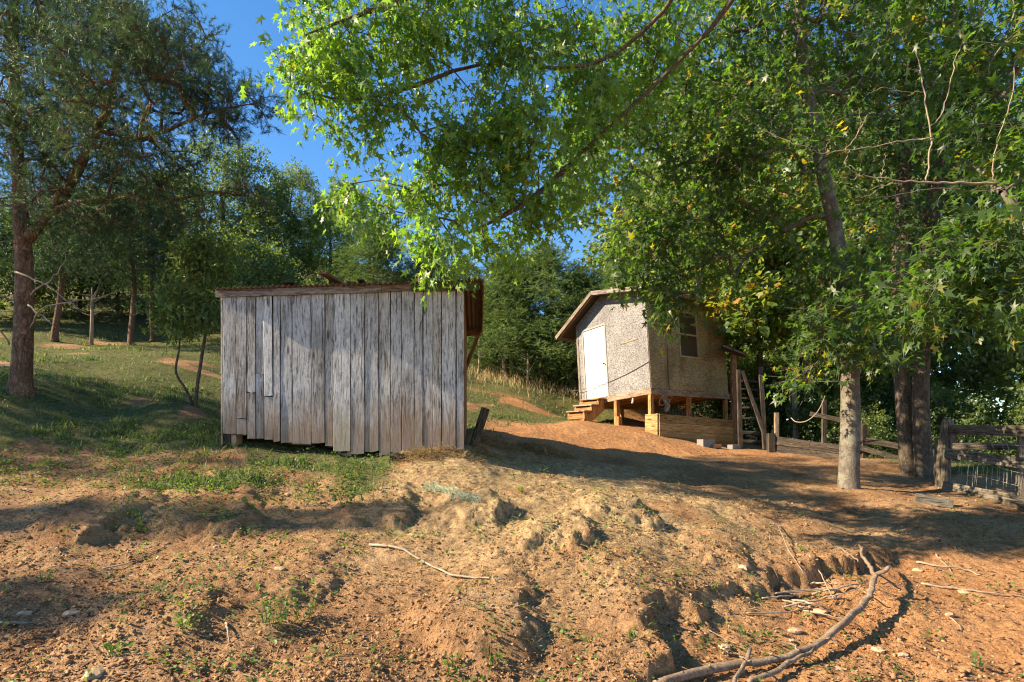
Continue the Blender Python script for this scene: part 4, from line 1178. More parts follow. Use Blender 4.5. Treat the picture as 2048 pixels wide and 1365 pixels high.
blC = [pblob(690, 70, 6.0, 115, 80, .5, 30), pblob(640, 165, 5.9, 70, 45, .35, 12), pblob(640, 245, 5.9, 20, 26, .15, 2), pblob(575, 165, 5.8, 25, 25, .2, 2), pblob(850, 50, 6.2, 110, 75, .6, 28), pblob(780, 190, 6.0, 80, 40, .4, 11), pblob(725, 265, 6.0, 20, 26, .15, 2), pblob(1000, 90, 6.3, 120, 110, .6, 31),
       pblob(1010, 270, 6.5, 110, 80, .6, 30), pblob(900, 285, 6.4, 80, 42, .5, 14), pblob(960, 370, 6.6, 110, 60, .6, 24), pblob(1080, 400, 6.9, 100, 80, .6, 24), pblob(890, 480, 6.2, 48, 58, .3, 10), pblob(875, 530, 6.1, 18, 22, .12, 2), pblob(830, 385, 6.8, 75, 45, .5, 11), pblob(740, 420, 7.2, 70, 48, .4, 10), pblob(1000, 480, 7.2, 90, 34, .5, 10), pblob(700, 380, 7.2, 36, 28, .3, 3),
       pblob(1160, 130, 6.8, 120, 150, .8, 39), pblob(1180, 300, 7.0, 110, 110, .7, 27), pblob(1310, 100, 6.8, 110, 130, .8, 27), pblob(850, -110, 6.2, 330, 90, .9, 39), pblob(1250, -140, 6.2, 250, 110, 1.2, 36)]
tC_root, lp_, ld_, ln_, ls_, lt_, tC_crown = tree('silver_maple_tree', 'large silver maple reaching in overhead with sunlit limbs from outside the frame', [tC, limb1, limb2, limb3], in_blobs(blC, np.random.default_rng(3), .6), 23, 'leaf_maple', LEAF_MAPLE, .094, nt=5, nl=10, bark_='bark_dark', tw=.42, tint=(.62, .25), start=.25, tcol=.006, hang=.75, up_n=.35, rt=.0032, rmax=.022)

def single_leaves(root, crown, pos, dv, nv, sz, tn, n, tp):
    """the leaves that show largest become leaf objects of their own, the rest stay one crown"""
    base = np.array(root.matrix_basis.translation)
    px_, py_ = CX + F * pos[:, 0] / pos[:, 1], HZ - F * (pos[:, 2] - EYE) / pos[:, 1]
    vis = (px_ > 10) & (px_ < 2038) & (py_ > 10) & (py_ < 1300)
    big = np.where(vis, sz / pos[:, 1], 0)
    ids = np.argsort(-big)[:n]
    keep = np.ones(len(pos), bool); keep[ids] = False
    V, T, at = cloud(pos[keep] - base, dv[keep], nv[keep], sz[keep], tp, tn[keep], np.random.default_rng(5).uniform(.45, 1.0, keep.sum()))
    mat_ = crown.data.materials[0]
    crown.data = fast_mesh('crown', V, T, {'tint': at}); crown.data.materials.append(mat_)
    vars_ = []
    for j in range(8):
        me_ = fast_mesh('leaf', tp[0], tp[1], {'tint': np.full(len(tp[0]), np.quantile(tn[ids], (j + .5) / 8))}); me_.materials.append(mat_); vars_.append(me_)
    rk = np.argsort(np.argsort(tn[ids]))
    for a, i in enumerate(ids):
        y_ = Vector(dv[i]).normalized(); z_ = Vector(nv[i]); z_ = (z_ - y_ * z_.dot(y_)).normalized(); x_ = y_.cross(z_)
        o = bpy.data.objects.new('leaf', vars_[int(rk[a] * 8 / n)]); link(o, root)
        m_ = Matrix((x_, y_, z_)).transposed().to_4x4() @ Matrix.Diagonal((float(sz[i]) * (.5 + .5 * ((i * 37) % 101) / 100), float(sz[i]), float(sz[i]) * 1.5, 1)); m_.translation = Vector(pos[i] - base)
        o.matrix_basis = m_
single_leaves(tC_root, tC_crown, lp_, ld_, ln_, ls_, lt_, 300, LEAF_MAPLE)

# maple outside the right edge: bare limb and large near leaves
bE = np.array([6.6, 5.4, 0]); bE[2] = gzf(6.6, 5.4)
tE = [(bE[0], bE[1], bE[2] - .2, .26), (6.55, 5.4, 1.4, .20), (6.4, 5.3, 3.0, .18), (6.2, 5.2, 4.6, .15), (6.1, 5.2, 6.4, .10), (6.0, 5.2, 8.0, .04)]
limbE = [(6.35, 5.3, 3.3, .09), *[(*P(a, b_, c), r_) for a, b_, c, r_ in ((2120, 470, 5.6, .05), (2045, 432, 5.5, .04), (2005, 385, 5.5, .022))]]
blE = [pblob(1965, 470, 5.5, 80, 60, .4, 18), pblob(1890, 570, 5.6, 90, 60, .4, 20), pblob(2000, 590, 5.5, 70, 70, .4, 17), pblob(1990, 270, 5.8, 80, 90, .5, 22), pblob(1960, 110, 6, 110, 90, .6, 26), pblob(1800, 610, 5.9, 60, 42, .3, 9), pblob(2060, 300, 5.5, 60, 200, .6, 20), pblob(1930, -60, 6, 140, 90, .6, 22), pblob(1820, 20, 6.2, 80, 60, .5, 12)]
rE_ = tree('maple_tree', 'near maple with a bare limb and large leaves at the right edge', [tE, limbE], in_blobs(blE, np.random.default_rng(4)), 24, 'leaf_shaded', LEAF_MAPLE, .115, nt=5, nl=6, tw=.36, tint=(.55, .22), start=.3, hang=.5, rt=.0035, rmax=.03)
rE = rE_[0]; single_leaves(rE, rE_[6], *rE_[1:6], 250, LEAF_MAPLE)
# its leafless limb
dead = [[(2045, 430, 5.5, .024), (2008, 372, 5.5, .020), (1940, 368, 5.5, .018), (1860, 366, 5.5, .014), (1790, 362, 5.5, .010), (1730, 352, 5.5, .006), (1700, 362, 5.5, .003)],
        [(1853, 362, 5.5, .013), (1858, 330, 5.5, .012), (1860, 270, 5.5, .011), (1850, 200, 5.5, .010), (1843, 150, 5.5, .008), (1832, 107, 5.5, .003)],
        [(1861, 258, 5.5, .009), (1885, 225, 5.5, .008), (1900, 170, 5.5, .007), (1915, 110, 5.5, .006), (1928, 80, 5.5, .003)],
        [(1860, 277, 5.5, .010), (1820, 280, 5.5, .009), (1760, 292, 5.5, .008), (1700, 300, 5.5, .007), (1640, 305, 5.5, .005), (1600, 290, 5.5, .004), (1530, 262, 5.6, .003), (1480, 225, 5.6, .002)],
        [(1845, 150, 5.5, .007), (1822, 138, 5.5, .004), (1808, 132, 5.5, .002)],
        [(1850, 185, 5.5, .006), (1800, 182, 5.5, .005), (1765, 176, 5.5, .004), (1735, 190, 5.5, .002)],
        [(1690, 300, 5.5, .006), (1715, 270, 5.5, .005), (1735, 230, 5.5, .003)], [(1715, 268, 5.5, .004), (1722, 245, 5.5, .003), (1719, 218, 5.5, .002)],
        [(1700, 300, 5.5, .005), (1690, 330, 5.5, .004), (1720, 356, 5.5, .003)], [(1800, 364, 5.5, .007), (1760, 375, 5.5, .005), (1720, 380, 5.5, .003), (1690, 372, 5.5, .002)],
        [(1760, 376, 5.5, .004), (1735, 392, 5.5, .003), (1710, 395, 5.5, .002)], [(2000, 380, 5.5, .008), (1950, 382, 5.5, .007), (1880, 376, 5.5, .005), (1810, 388, 5.5, .003), (1740, 398, 5.5, .002)],
        [(2000, 375, 5.5, .010), (1985, 345, 5.5, .009), (1998, 270, 5.5, .008), (2025, 190, 5.4, .007), (2030, 130, 5.4, .005), (2048, 95, 5.4, .004)],
        [(1760, 366, 5.5, .005), (1765, 340, 5.5, .004), (1770, 308, 5.5, .002)], [(1725, 355, 5.5, .004), (1700, 330, 5.5, .003)], [(1640, 304, 5.5, .003), (1660, 280, 5.5, .002), (1655, 262, 5.5, .0015)],
        [(1580, 285, 5.55, .003), (1584, 260, 5.5, .002), (1580, 245, 5.5, .001)]]
b = MB()
for i, rw in enumerate(dead):
    q = spline([(*P(a, b_, c), r_) for a, b_, c, r_ in rw], 5 * len(rw))
    jit = np.random.default_rng(i).normal(size=(len(q), 3)) * .006
    b.tube(q[:, :3] + jit, q[:, 3] * .62, 6)
o = b.build('bare_limb', M['twig'], rE, True); o.matrix_basis = wm(rE).inverted(); o['label'] = 'leafless pale grey limb'

# turning tree behind the hut, with yellow and orange leaves
gD = gpt(1612, 18.0)
tD = [(gD[0], 18, gD[2] - .2, .17), (gD[0] - .05, 18, gD[2] + 1.5, .14), (gD[0], 18.1, gD[2] + 3.2, .12), (gD[0] + .1, 18.1, gD[2] + 5.5, .08), (gD[0], 18.1, gD[2] + 8, .03)]
blD = [pblob(1500, 500, 17.0, 130, 110, 1.4, 60), pblob(1600, 430, 17.5, 140, 130, 1.6, 60), pblob(1520, 610, 16.2, 80, 60, .9, 26), pblob(1590, 620, 16.6, 90, 80, 1.1, 40), pblob(1680, 560, 17.5, 90, 120, 1.2, 34), pblob(1480, 660, 17.8, 40, 50, .7, 10), pblob(1390, 420, 17.5, 80, 90, 1.0, 24)]
tree('turning_tree', 'tree with yellow and orange turning leaves right of the hut', [tD], in_blobs(blD, np.random.default_rng(5)), 25, 'leaf_autumn', LEAF_BROAD, .17, nt=6, nl=8, tw=.7, tint=(.34, .24), start=.4, tcol=.05, bark_='bark_dark')

# near pine on the left
tP = trunk_px([(40, 800, 9.8, .25), (42, 765, 9.8, .165), (46, 680, 9.8, .135), (49, 560, 9.8, .128), (44, 470, 9.8, .12), (38, 370, 9.8, .09), (30, 200, 9.9, .085), (28, 0, 9.9, .06), (28, -200, 9.9, .025)])
lP1 = trunk_px([(56, 478, 9.75, .085), (78, 452, 9.7, .08), (112, 405, 9.55, .075), (150, 352, 9.4, .07), (180, 290, 9.2, .062), (215, 220, 9.3, .06), (232, 140, 9.2, .045), (250, 40, 9.1, .03), (260, -60, 9.1, .012)])
lP2 = trunk_px([(95, 428, 9.6, .05), (160, 405, 9.4, .045), (240, 392, 9.2, .04), (330, 402, 9.1, .03), (420, 385, 9.0, .012)])
lP3 = trunk_px([(180, 296, 9.4, .035), (240, 285, 9.2, .032), (330, 262, 9.0, .026), (420, 225, 8.9, .018), (520, 205, 8.8, .006)])
blP = [pblob(120, 90, 9.5, 170, 120, 1.3, 95), pblob(270, 60, 9.3, 95, 90, 1.0, 52), pblob(372, 100, 9.1, 50, 55, .6, 18), pblob(405, 60, 9.0, 22, 30, .3, 4), pblob(380, 190, 9.0, 90, 45, .6, 36), pblob(470, 195, 8.9, 50, 30, .4, 13), pblob(515, 215, 8.8, 24, 16, .2, 5),
       pblob(440, 240, 8.9, 50, 28, .4, 12), pblob(250, 220, 9.2, 120, 80, .9, 48), pblob(90, 260, 9.4, 130, 90, 1.1, 52), pblob(60, 400, 9.4, 90, 60, .8, 22), pblob(220, 350, 9.2, 120, 55, .8, 34), pblob(340, 330, 9.1, 60, 50, .6, 18), pblob(360, 400, 9.0, 110, 36, .6, 24), pblob(180, 440, 9.3, 120, 40, .7, 22), pblob(470, 385, 8.9, 50, 22, .3, 8),
       pblob(40, 60, 9.0, 90, 120, .4, 40), pblob(60, 260, 9.1, 80, 70, .35, 24), pblob(130, 180, 9.0, 80, 70, .4, 24), pblob(215, 60, 7.6, 100, 70, .4, 20), pblob(330, 120, 7.7, 50, 55, .35, 12), pblob(150, 150, 7.5, 110, 80, .4, 22), pblob(285, 140, 8.1, 95, 75, .6, 26), pblob(200, 260, 8.2, 110, 60, .6, 22), pblob(-120, 200, 9.6, 140, 250, 1.5, 70), pblob(100, -120, 9.6, 280, 120, 1.6, 90)]
tree('pine_tree', 'large pine with a forked reddish trunk at the left edge', [tP, lP1, lP2, lP3], in_blobs(blP, np.random.default_rng(6)), 26, 'needle', SPRAY_PINE, .165, nt=5, nl=3, tw=.27, tint=(.45, .25), start=.3, bark_='bark_pine', hang=-.15, rt=.006, rmax=.05, up_n=.2, sides=20, out_=.9)
# dead lower limbs of the pine
pine = [o_ for o_ in sc.objects if o_.name == 'pine_tree'][0]
b = MB()
for rw in ([(30, 545, 9.6), (75, 560, 9.2), (120, 590, 9.0), (165, 625, 8.9)], [(25, 600, 9.6), (-20, 590, 9.2), (-60, 570, 9)], [(60, 655, 9.7), (85, 620, 9.3), (130, 605, 9.2), (180, 600, 9.1), (230, 585, 9.0)], [(20, 690, 9.7), (-10, 650, 9.5), (-50, 640, 9.3)], [(55, 500, 9.7), (20, 485, 9.2), (-30, 490, 9)],
           [(55, 610, 9.6), (95, 640, 9.3), (110, 655, 9.2)], [(140, 400, 9.2), (175, 425, 9.1), (188, 440, 9.1)], [(55, 360, 9.4), (75, 400, 9.2), (85, 410, 9.2)], [(60, 590, 9.6), (90, 570, 9.3), (120, 540, 9.2), (135, 500, 9.2)]):
    q = spline([P(*t_) for t_ in rw], 14); q += np.random.default_rng(len(b.v)).normal(size=q.shape) * .012
    b.tube(q, np.linspace(.016, .004, 14), 5)
o = b.build('dead_limbs', M['twig'], pine, True); o['kind'] = 'stuff'; o.matrix_basis = wm(pine).inverted()

# leafy sapling left of the shed
sb = gpt(390, 10.6)
tS1 = [(sb[0], sb[1], sb[2] - .1, .035), *trunk_px([(395, 770, 10.6, .03), (404, 710, 10.6, .026), (412, 650, 10.6, .022), (405, 560, 10.6, .016), (400, 470, 10.6, .006)])]
tS2 = trunk_px([(386, 812, 10.6, .03), (372, 780, 10.5, .022), (352, 745, 10.5, .02), (358, 700, 10.5, .016), (362, 640, 10.5, .012), (365, 560, 10.5, .005)])
blS = [pblob(380, 600, 10.5, 62, 55, .6, 34), pblob(400, 520, 10.5, 60, 60, .6, 32), pblob(355, 640, 10.4, 35, 32, .4, 10), pblob(415, 630, 10.3, 26, 40, .4, 12), pblob(440, 500, 10.6, 50, 50, .5, 16)]
tree('leafy_sapling', 'slender leafy sapling with crooked stems left of the shed', [tS1, tS2], in_blobs(blS, np.random.default_rng(7)), 27, 'leaf_wood', LEAF_LONG, .13, nt=5, nl=9, tw=.38, tint=(.5, .25), start=.5, bark_='bark_dark', hang=.3, rt=.004)

# ---- kinds for the woodland behind: built once each, then copied
def generic(name, label, seed, H, crown0, R_, n, leafm, tp, ls, nt, nl, tw, bk='bark_dark', conical=False, r0=.16, loc=(0, 0, 0), **kw):
    r = np.random.default_rng(seed)
    tr = [(0, 0, -.3, r0 * 1.3), (0, 0, .3, r0), (r.normal() * .1, r.normal() * .1, H * .35, r0 * .8), (r.normal() * .2, r.normal() * .2, H * .65, r0 * .5), (r.normal() * .15, r.normal() * .15, H * .95, r0 * .12)]
    t_ = r.random(n) ** (.85 if conical else .8)
    z = crown0 + (H - crown0) * t_
    if conical: rad_ = R_ * (1.02 - t_) ** .55 * (.8 + .2 * np.sin(t_ * 40))
    else: rad_ = R_ * np.sqrt(np.clip(1 - (2 * t_ - .85) ** 2 / 1.4, .04, 1))
    lob = 1 + .25 * np.sin(3 * t_ * 6 + seed) 
    a = r.uniform(0, 2 * np.pi, n); q = r.random(n) ** .42
    rr = rad_ * q * (1 + .28 * np.sin(2 * a + seed) + .18 * np.sin(5 * a + z * 1.3))
    pts = np.stack([rr * np.cos(a), rr * np.sin(a), z + r.normal(size=n) * .15], 1)
    return tree(name, label, [tr], pts, seed, leafm, tp, ls, nt=nt, nl=nl, tw=tw, bark_=bk, start=.3, step=.7, wood=False, **kw)[0]
GR = 'woodland trees behind the clearing'
kinds = {}
kinds['b1'] = generic('woodland_tree', 'x', 51, 10.5, 2.4, 3.0, 240, 'leaf_wood', LEAF_QUAD, .17, 8, 10, .95)
kinds['b2'] = generic('woodland_tree', 'x', 52, 8.5, 1.2, 2.6, 230, 'leaf_bright', LEAF_QUAD, .16, 8, 10, .85)
kinds['b3'] = generic('woodland_tree', 'x', 53, 9.5, 1.0, 3.2, 250, 'leaf_wood', LEAF_BROAD, .17, 6, 9, .9, tint=(.35, .25))
kinds['c1'] = generic('cedar_tree', 'x', 54, 8.0, .5, 2.7, 300, 'needle_cedar', SPRAY_FAR, .34, 6, 4, .5, conical=True, hang=-.2, up_n=.2)
kinds['c2'] = generic('pine_tree', 'x', 55, 10.0, 3.0, 2.6, 220, 'needle', SPRAY_FAR, .36, 6, 4, .5, bk='bark_pine', hang=-.2, up_n=.2)
kinds['u1'] = generic('understory_bush', 'x', 56, 3.2, .2, 1.7, 130, 'leaf_wood', LEAF_QUAD, .15, 6, 9, .6, r0=.05, tint=(.35, .25))
WOOD = [  # pixel x, distance, kind, pixel y of its top, label
 (262, 18.0, 'c2', 330, 'pine with a grey brown trunk standing third from the left edge'),
 (110, 17.0, 'c2', 300, 'pine with a thick leaning trunk just right of the near forked pine'),
 (305, 19.0, 'c2', 380, 'thin pine with a reddish leaning stem left of the sapling'),
 (-80, 19.0, 'b3', 400, 'dark broadleaf tree filling the left edge behind the forked pine'),
 (30, 24.0, 'b1', 400, 'woodland tree seen behind the forked pine trunk'),
 (190, 25.0, 'b2', 380, 'yellowish green tree in the woods between the two thickest pine trunks'),
 (330, 23.5, 'b2', 350, 'sunlit yellow green tree behind the thin reddish pine'),
 (450, 25.0, 'b1', 275, 'tall rounded oak behind the left corner of the shed'),
 (585, 27.0, 'b1', 335, 'tree whose ragged top stands up against the sky left of the maple leaves'),
 (540, 25.5, 'b3', 375, 'dense green tree right behind the shed roof, left half'),
 (660, 26.5, 'b2', 400, 'leafy tree behind the middle of the shed roof'),
 (755, 23.5, 'c1', 455, 'bright sunlit cedar behind the shed roof boards'),
 (860, 24.0, 'c1', 500, 'cedar behind the right end of the shed roof'),
 (690, 29.0, 'b1', 370, 'broad tree behind the sunlit cedar'),
 (1010, 21.6, 'c1', 515, 'broad bushy cedar between the two sheds, nearer the plank shed'),
 (1085, 21.5, 'c1', 500, 'tallest bushy cedar midway between the two sheds'),
 (1160, 21.2, 'c1', 540, 'cedar just left of the hut roof'),
 (1240, 25.0, 'b2', 540, 'green tree directly behind the hut roof'),
 (1340, 24.5, 'b1', 330, 'tall tree behind the hut, under the maple leaves'),
 (1440, 23.0, 'b2', 300, 'sunny green tree behind the right corner of the hut'),
 (1530, 24.0, 'b2', 470, 'green tree behind the ladder frame'),
 (1640, 23.0, 'b3', 250, 'dense dark tree behind the low plank wall'),
 (1740, 21.0, 'b3', 240, 'dark green tree seen between the single and the twin maple trunks'),
 (1880, 19.0, 'b3', 600, 'dark tree right behind the fence post'),
 (2055, 24.0, 'b2', 560, 'light green tree at the right edge above the fence'),
 (1960, 34.0, 'b2', 820, 'small bright tree far behind the board fence'),
 (930, 28.0, 'b3', 520, 'dark green tree peeping over the gap right of the shed'),
 (1390, 28.0, 'b3', 150, 'tallest dark tree in the woods behind the hut'),
 (1560, 28.0, 'b3', 120, 'tall dark tree behind the turning tree'),
 (1830, 26.0, 'b1', 120, 'tall tree in the woods behind the twin maple'),
 (2180, 16.0, 'b3', 400, 'dark tree beyond the right edge of the fence'),
]
rr_ = random.Random(9)
used = set()
HK = {'b1': 10.5, 'b2': 8.5, 'b3': 9.5, 'c1': 8.0, 'c2': 10.0}
for (px_, d_, kd, top_, lb) in WOOD:
    g = gpt(px_, d_)
    s_ = (EYE + (HZ - top_) / F * d_ - g[2]) / (HK[kd] * 1.06)
    ang = rr_.uniform(0, 6.28); wd = {'c1': 1.65, 'b2': 1.15, 'b1': 1.1}.get(kd, 1.0)
    src = kinds[kd]
    if kd not in used:
        used.add(kd)
        src.matrix_basis = Matrix.Translation(Vector(g)) @ Matrix.Rotation(ang, 4, 'Z') @ Matrix.Diagonal((s_ * wd, s_ * wd, s_, 1)); src['label'] = lb; src['group'] = GR
    else: copy_tree(src, g, ang, (s_ * wd * rr_.uniform(.92, 1.08), s_ * wd * rr_.uniform(.92, 1.08), s_), lb, GR)
# undergrowth bushes closing the view under the trees
UB = [(-60, 20, 1.1), (60, 21.5, 1.0), (160, 22.0, 1.1), (235, 22.5, 1.0), (330, 22.0, .95), (420, 20.5, .9), (520, 20, .9), (980, 23.5, .8), (1060, 22.0, .55), (1125, 21.6, .6), (1185, 21.5, .75), (1455, 20.5, .85), (1540, 19.5, .8), (1610, 20.0, .85), (1690, 19.0, .8), (1775, 18.5, .85), (1850, 17.0, .75), (1985, 17.5, .5), (2080, 16.0, .8), (1930, 16.0, .55), (1660, 16.8, .5), (1585, 18.2, .6), (1720, 15.8, .45)]
BL = ['at the left edge behind the near pine', 'behind the near forked pine trunk', 'between the forked pine and the second pine', 'left of the third pine trunk', 'behind the thin reddish pine', 'behind the sapling', 'behind the left end of the shed', 'right of the plank shed in the gap', 'below the tallest cedar', 'below the cedar left of the hut', 'just left of the hut door wall', 'just behind the right corner of the hut', 'behind the ladder frame', 'behind the porch post', 'behind the thin dark fence post', 'left of the twin maple', 'behind the twin maple stems', 'behind the board fence', 'at the right edge beyond the fence', 'right behind the tall fence post', 'low behind the single maple trunk', 'low behind the pale pointed post', 'low behind the dark rail fence left of the twin maple']
for i, (px_, d_, s_) in enumerate(UB):
    g = gpt(px_, d_)
    lb = ('dark shaded bush ' if i < 11 else 'leafy green bush ') + BL[i]
    gp = 'undergrowth bushes in the woods' if px_ < 1300 else 'bushes behind the fences'
    if i == 0: kinds['u1'].matrix_basis = Matrix.Translation(Vector(g)) @ Matrix.Scale(s_, 4); kinds['u1']['label'] = lb; kinds['u1']['group'] = gp; kinds['u1']['category'] = 'bush'
    else: copy_tree(kinds['u1'], g, rr_.uniform(0, 6.28), s_, lb, gp)
# trees standing outside the left edge, whose shade falls across the slope
SHADE = [(-20.0, 4.2, 'b2', (.5, .19, 1.25)), (-19.0, 2.3, 'c2', (.5, .13, .84)), (-17.0, 8.6, 'c2', .85)]
for i, (x, y, kd, s_) in enumerate(SHADE):
    copy_tree(kinds[kd], (x, y, gzf(x, y)), 1.3 * i, s_, ('tree outside the left edge whose shade falls on the slope', 'slender pine beside the viewer outside the left edge', 'pine outside the left edge beyond the forked pine')[i], 'trees left of the view')
# small bare saplings in the clearing
for (px_, d_, h_, sd, lb) in ((183, 17.5, 1.7, 3, 'small bare sapling at the edge of the woods left of the third pine'), (958, 20.5, 1.25, 5, 'pale dead stump with broken limbs beside the plank shed'), (1055, 20.3, 1.1, 6, 'thin dead sapling below the cedars')):
    g = gpt(px_, d_); r_ = random.Random(sd)
    o = thing('dead_sapling', lb, 'sapling', g)
    b = MB(); b.tube([(0, 0, -.1), (.02, 0, h_ * .5), (0, .02, h_)], [.055, .045, .015], 7); b.build('stem', M['twig'], o, True)
    b = MB()
    for j in range(9):
        z = h_ * r_.uniform(.35, .95); a = r_.uniform(0, 6.28); L = r_.uniform(.3, .8)
        e = Vector((math.cos(a) * L, math.sin(a) * L * .6, L * r_.uniform(.1, .8)))
        b.tube(spline([(0, 0, z), tuple(Vector((0, 0, z)) + e * .5 + Vector((0, 0, -.04))), tuple(Vector((0, 0, z)) + e)], 6), [.018, .015, .012, .009, .006, .003], 5)
    b.build('twigs', M['twig'], o, True)['kind'] = 'stuff'

# ------------------------------------------------------------------ what lies and grows on the ground
RG = np.random.default_rng(77)
def scatter(n, y0, y1, mask, power=1.6, xm=1.08, seed=0):
    """points over the slope, thinner with distance, kept where mask(x, y) says so"""
    r = np.random.default_rng(seed + 500)
    u = r.random(n * 3)
    e = 1 - power
    y = (y0 ** e + u * (y1 ** e - y0 ** e)) ** (1 / e)
    x = r.uniform(-1, 1, n * 3) * (.86 * xm) * y
    k_ = r.random(n * 3) < mask(x, y)
    x, y = x[k_][:n], y[k_][:n]
    return x, y, gz(x, y)
def ground_n(x, y, e=.03):
    zx = (gz(x + e, y) - gz(x - e, y)) / (2 * e); zy = (gz(x, y + e) - gz(x, y - e)) / (2 * e)
    return nrmz(np.stack([-zx, -zy, np.ones_like(zx)], 1))
def stuff(name, label, V, T, at, mat):
    o = mesh_obj(name, fast_mesh(name, V, T, {'tint': at} if at is not None else None), mat)
    return tag(o, label, None, None, 'stuff')
SHED_IN = lambda x, y: (x > -4.4) & (x < -.6) & (y > 8.85) & (y < 11.7)

# crumbled clay
oc = tmpl([(1.25, .15, -.1), (-.8, .3, .15), (.05, 1.1, 0), (.3, -.75, -.1), (.25, .1, .62), (0, .1, -.6), (.75, .75, .12), (-.85, -.45, .42)], [(4, 0, 6), (4, 6, 2), (0, 5, 2), (0, 2, 6), (4, 2, 1), (4, 1, 7), (4, 7, 3), (4, 3, 0), (1, 2, 5), (1, 5, 3), (1, 3, 7), (3, 5, 0)])
def clodmask(x, y):
    sd, h = lip_sd(x, y)
    flat = np.where((sd < -.15) & (x > .4), .45, 1.)
    return np.clip((.25 + 1.2 * (fbm(x * 1.6, y * 1.6, 33, 3) + .3)) * flat, .05, 1) * (1 - .9 * grass_mask(x, y)) * ~SHED_IN(x, y)
x, y, z = scatter(24000, 2.9, 9.5, clodmask, 2.2, seed=1)
n = len(x); s = .0042 * (1 + RG.exponential(1.1, n)).clip(0, 7.5)
V, T, at = cloud(np.stack([x, y, z + s * .02], 1), RG.normal(size=(n, 3)) * [1, 1, .6], RG.normal(size=(n, 3)) * .8 + [0, 0, 1], s, oc, RG.random(n))
stuff('clay_crumbs', 'crumbled clay clods over the bare slope', V, T, at, M['clod'])

# dead leaves
x, y, z = scatter(16000, 2.9, 14, lambda x, y: np.clip(.15 + .9 * (fbm(x * .8, y * .8, 7, 3) + .25) + .6 * (lip_sd(x, y)[0] < .1) * (x > 1.5) * (y > 6.5), .05, 1) * ~SHED_IN(x, y), 2.0, seed=2)
n = len(x)
curl = tmpl([(0, 0, 0), (.3, .3, .12), (.26, .7, .10), (0, 1, .05), (-.26, .7, .14), (-.3, .3, .10)], [(0, 1, 2), (0, 2, 3), (0, 3, 4), (0, 4, 5)])
V, T, at = cloud(np.stack([x, y, z + .006], 1), RG.normal(size=(n, 3)) * [1, 1, .25], RG.normal(size=(n, 3)) * .35 + [0, 0, 1], RG.uniform(.012, .045, n), curl, RG.random(n))
stuff('leaf_litter', 'dry brown leaf litter on the dirt', V, T, at, M['litter'])

# straw spread beside and below the shed
st_t = tmpl([(-.012, 0, 0), (.012, 0, 0), (.012, .5, .03), (-.012, .5, .03), (0, 1, -.02)], [(0, 1, 2), (0, 2, 3), (3, 2, 4)])
def strawd(x, y): return np.clip(straw_mask(x, y) * 1.3 + .12 * sst(-.2, .2, fbm(x * .9, y * .9, 63, 3)), 0, 1) * (1 - .8 * grass_mask(x, y)) * (x < 3.6) * ~SHED_IN(x, y)
x, y, z = scatter(44000, 3.2, 11.5, strawd, 1.7, seed=3); n = len(x)
hp = straw_mask(x, y)
V, T, at = cloud(np.stack([x, y, z + RG.uniform(.0, .035, n) * (.3 + hp)], 1), RG.normal(size=(n, 3)) * [1, 1, .22], RG.normal(size=(n, 3)) * .3 + [0, 0, 1], RG.uniform(.03, .13, n), st_t, RG.random(n))
stuff('straw', 'loose straw strewn in front of the shed', V, T, at, M['straw'])
# twiggy debris over the slope
x, y, z = scatter(1400, 2.9, 11, lambda x, y: np.clip(.2 + (fbm(x * 1.2, y * 1.2, 47, 3) + .2), .05, 1) * ~SHED_IN(x, y), 2.0, seed=13); n = len(x)
V, T, at = cloud(np.stack([x, y, z + .006], 1), RG.normal(size=(n, 3)) * [1, 1, .12], RG.normal(size=(n, 3)) * .3 + [0, 0, 1], RG.uniform(.06, .22, n), tmpl(st_t[0] * [1.3, 1, 1], st_t[1]), np.clip(RG.normal(.45, .25, n), 0, 1))
stuff('twig_litter', 'fine twigs and stalks scattered over the slope', V, T, at, M['litter'])
# dark heaps of old bedding by the shed corner
hx, hy, hz_ = [], [], []
for (px_, py_, rx_, hh) in ((835, 918, .40, .11), (900, 908, .45, .10), (985, 892, .60, .15), (1060, 900, .45, .09), (1110, 912, .4, .05), (940, 900, .5, .12)):
    c = rg(px_, py_)
    m_ = 1500; a = RG.uniform(0, 6.28, m_); q = RG.random(m_) ** .55
    xx = c.x + np.cos(a) * q * rx_; yy = c.y + .12 + np.sin(a) * q * rx_ * .55
    kp = ~SHED_IN(xx, yy + .05)
    hx.append(xx[kp]); hy.append(yy[kp]); hz_.append((hh * (1 - q ** 2) * RG.uniform(.2, 1, m_))[kp])
x, y, dz = map(np.concatenate, (hx, hy, hz_)); n = len(x)
V, T, at = cloud(np.stack([x, y, gz(x, y) + dz], 1), RG.normal(size=(n, 3)) * [1, 1, .45], RG.normal(size=(n, 3)) * .7 + [0, 0, 1], RG.uniform(.06, .16, n), tmpl(st_t[0] * [1.8, 1, 1], st_t[1]), np.clip(RG.normal(.22, .22, n), 0, 1))
stuff('old_bedding_straw', 'matted dark straw heaped against the right end of the shed', V, T, at, M['straw'])

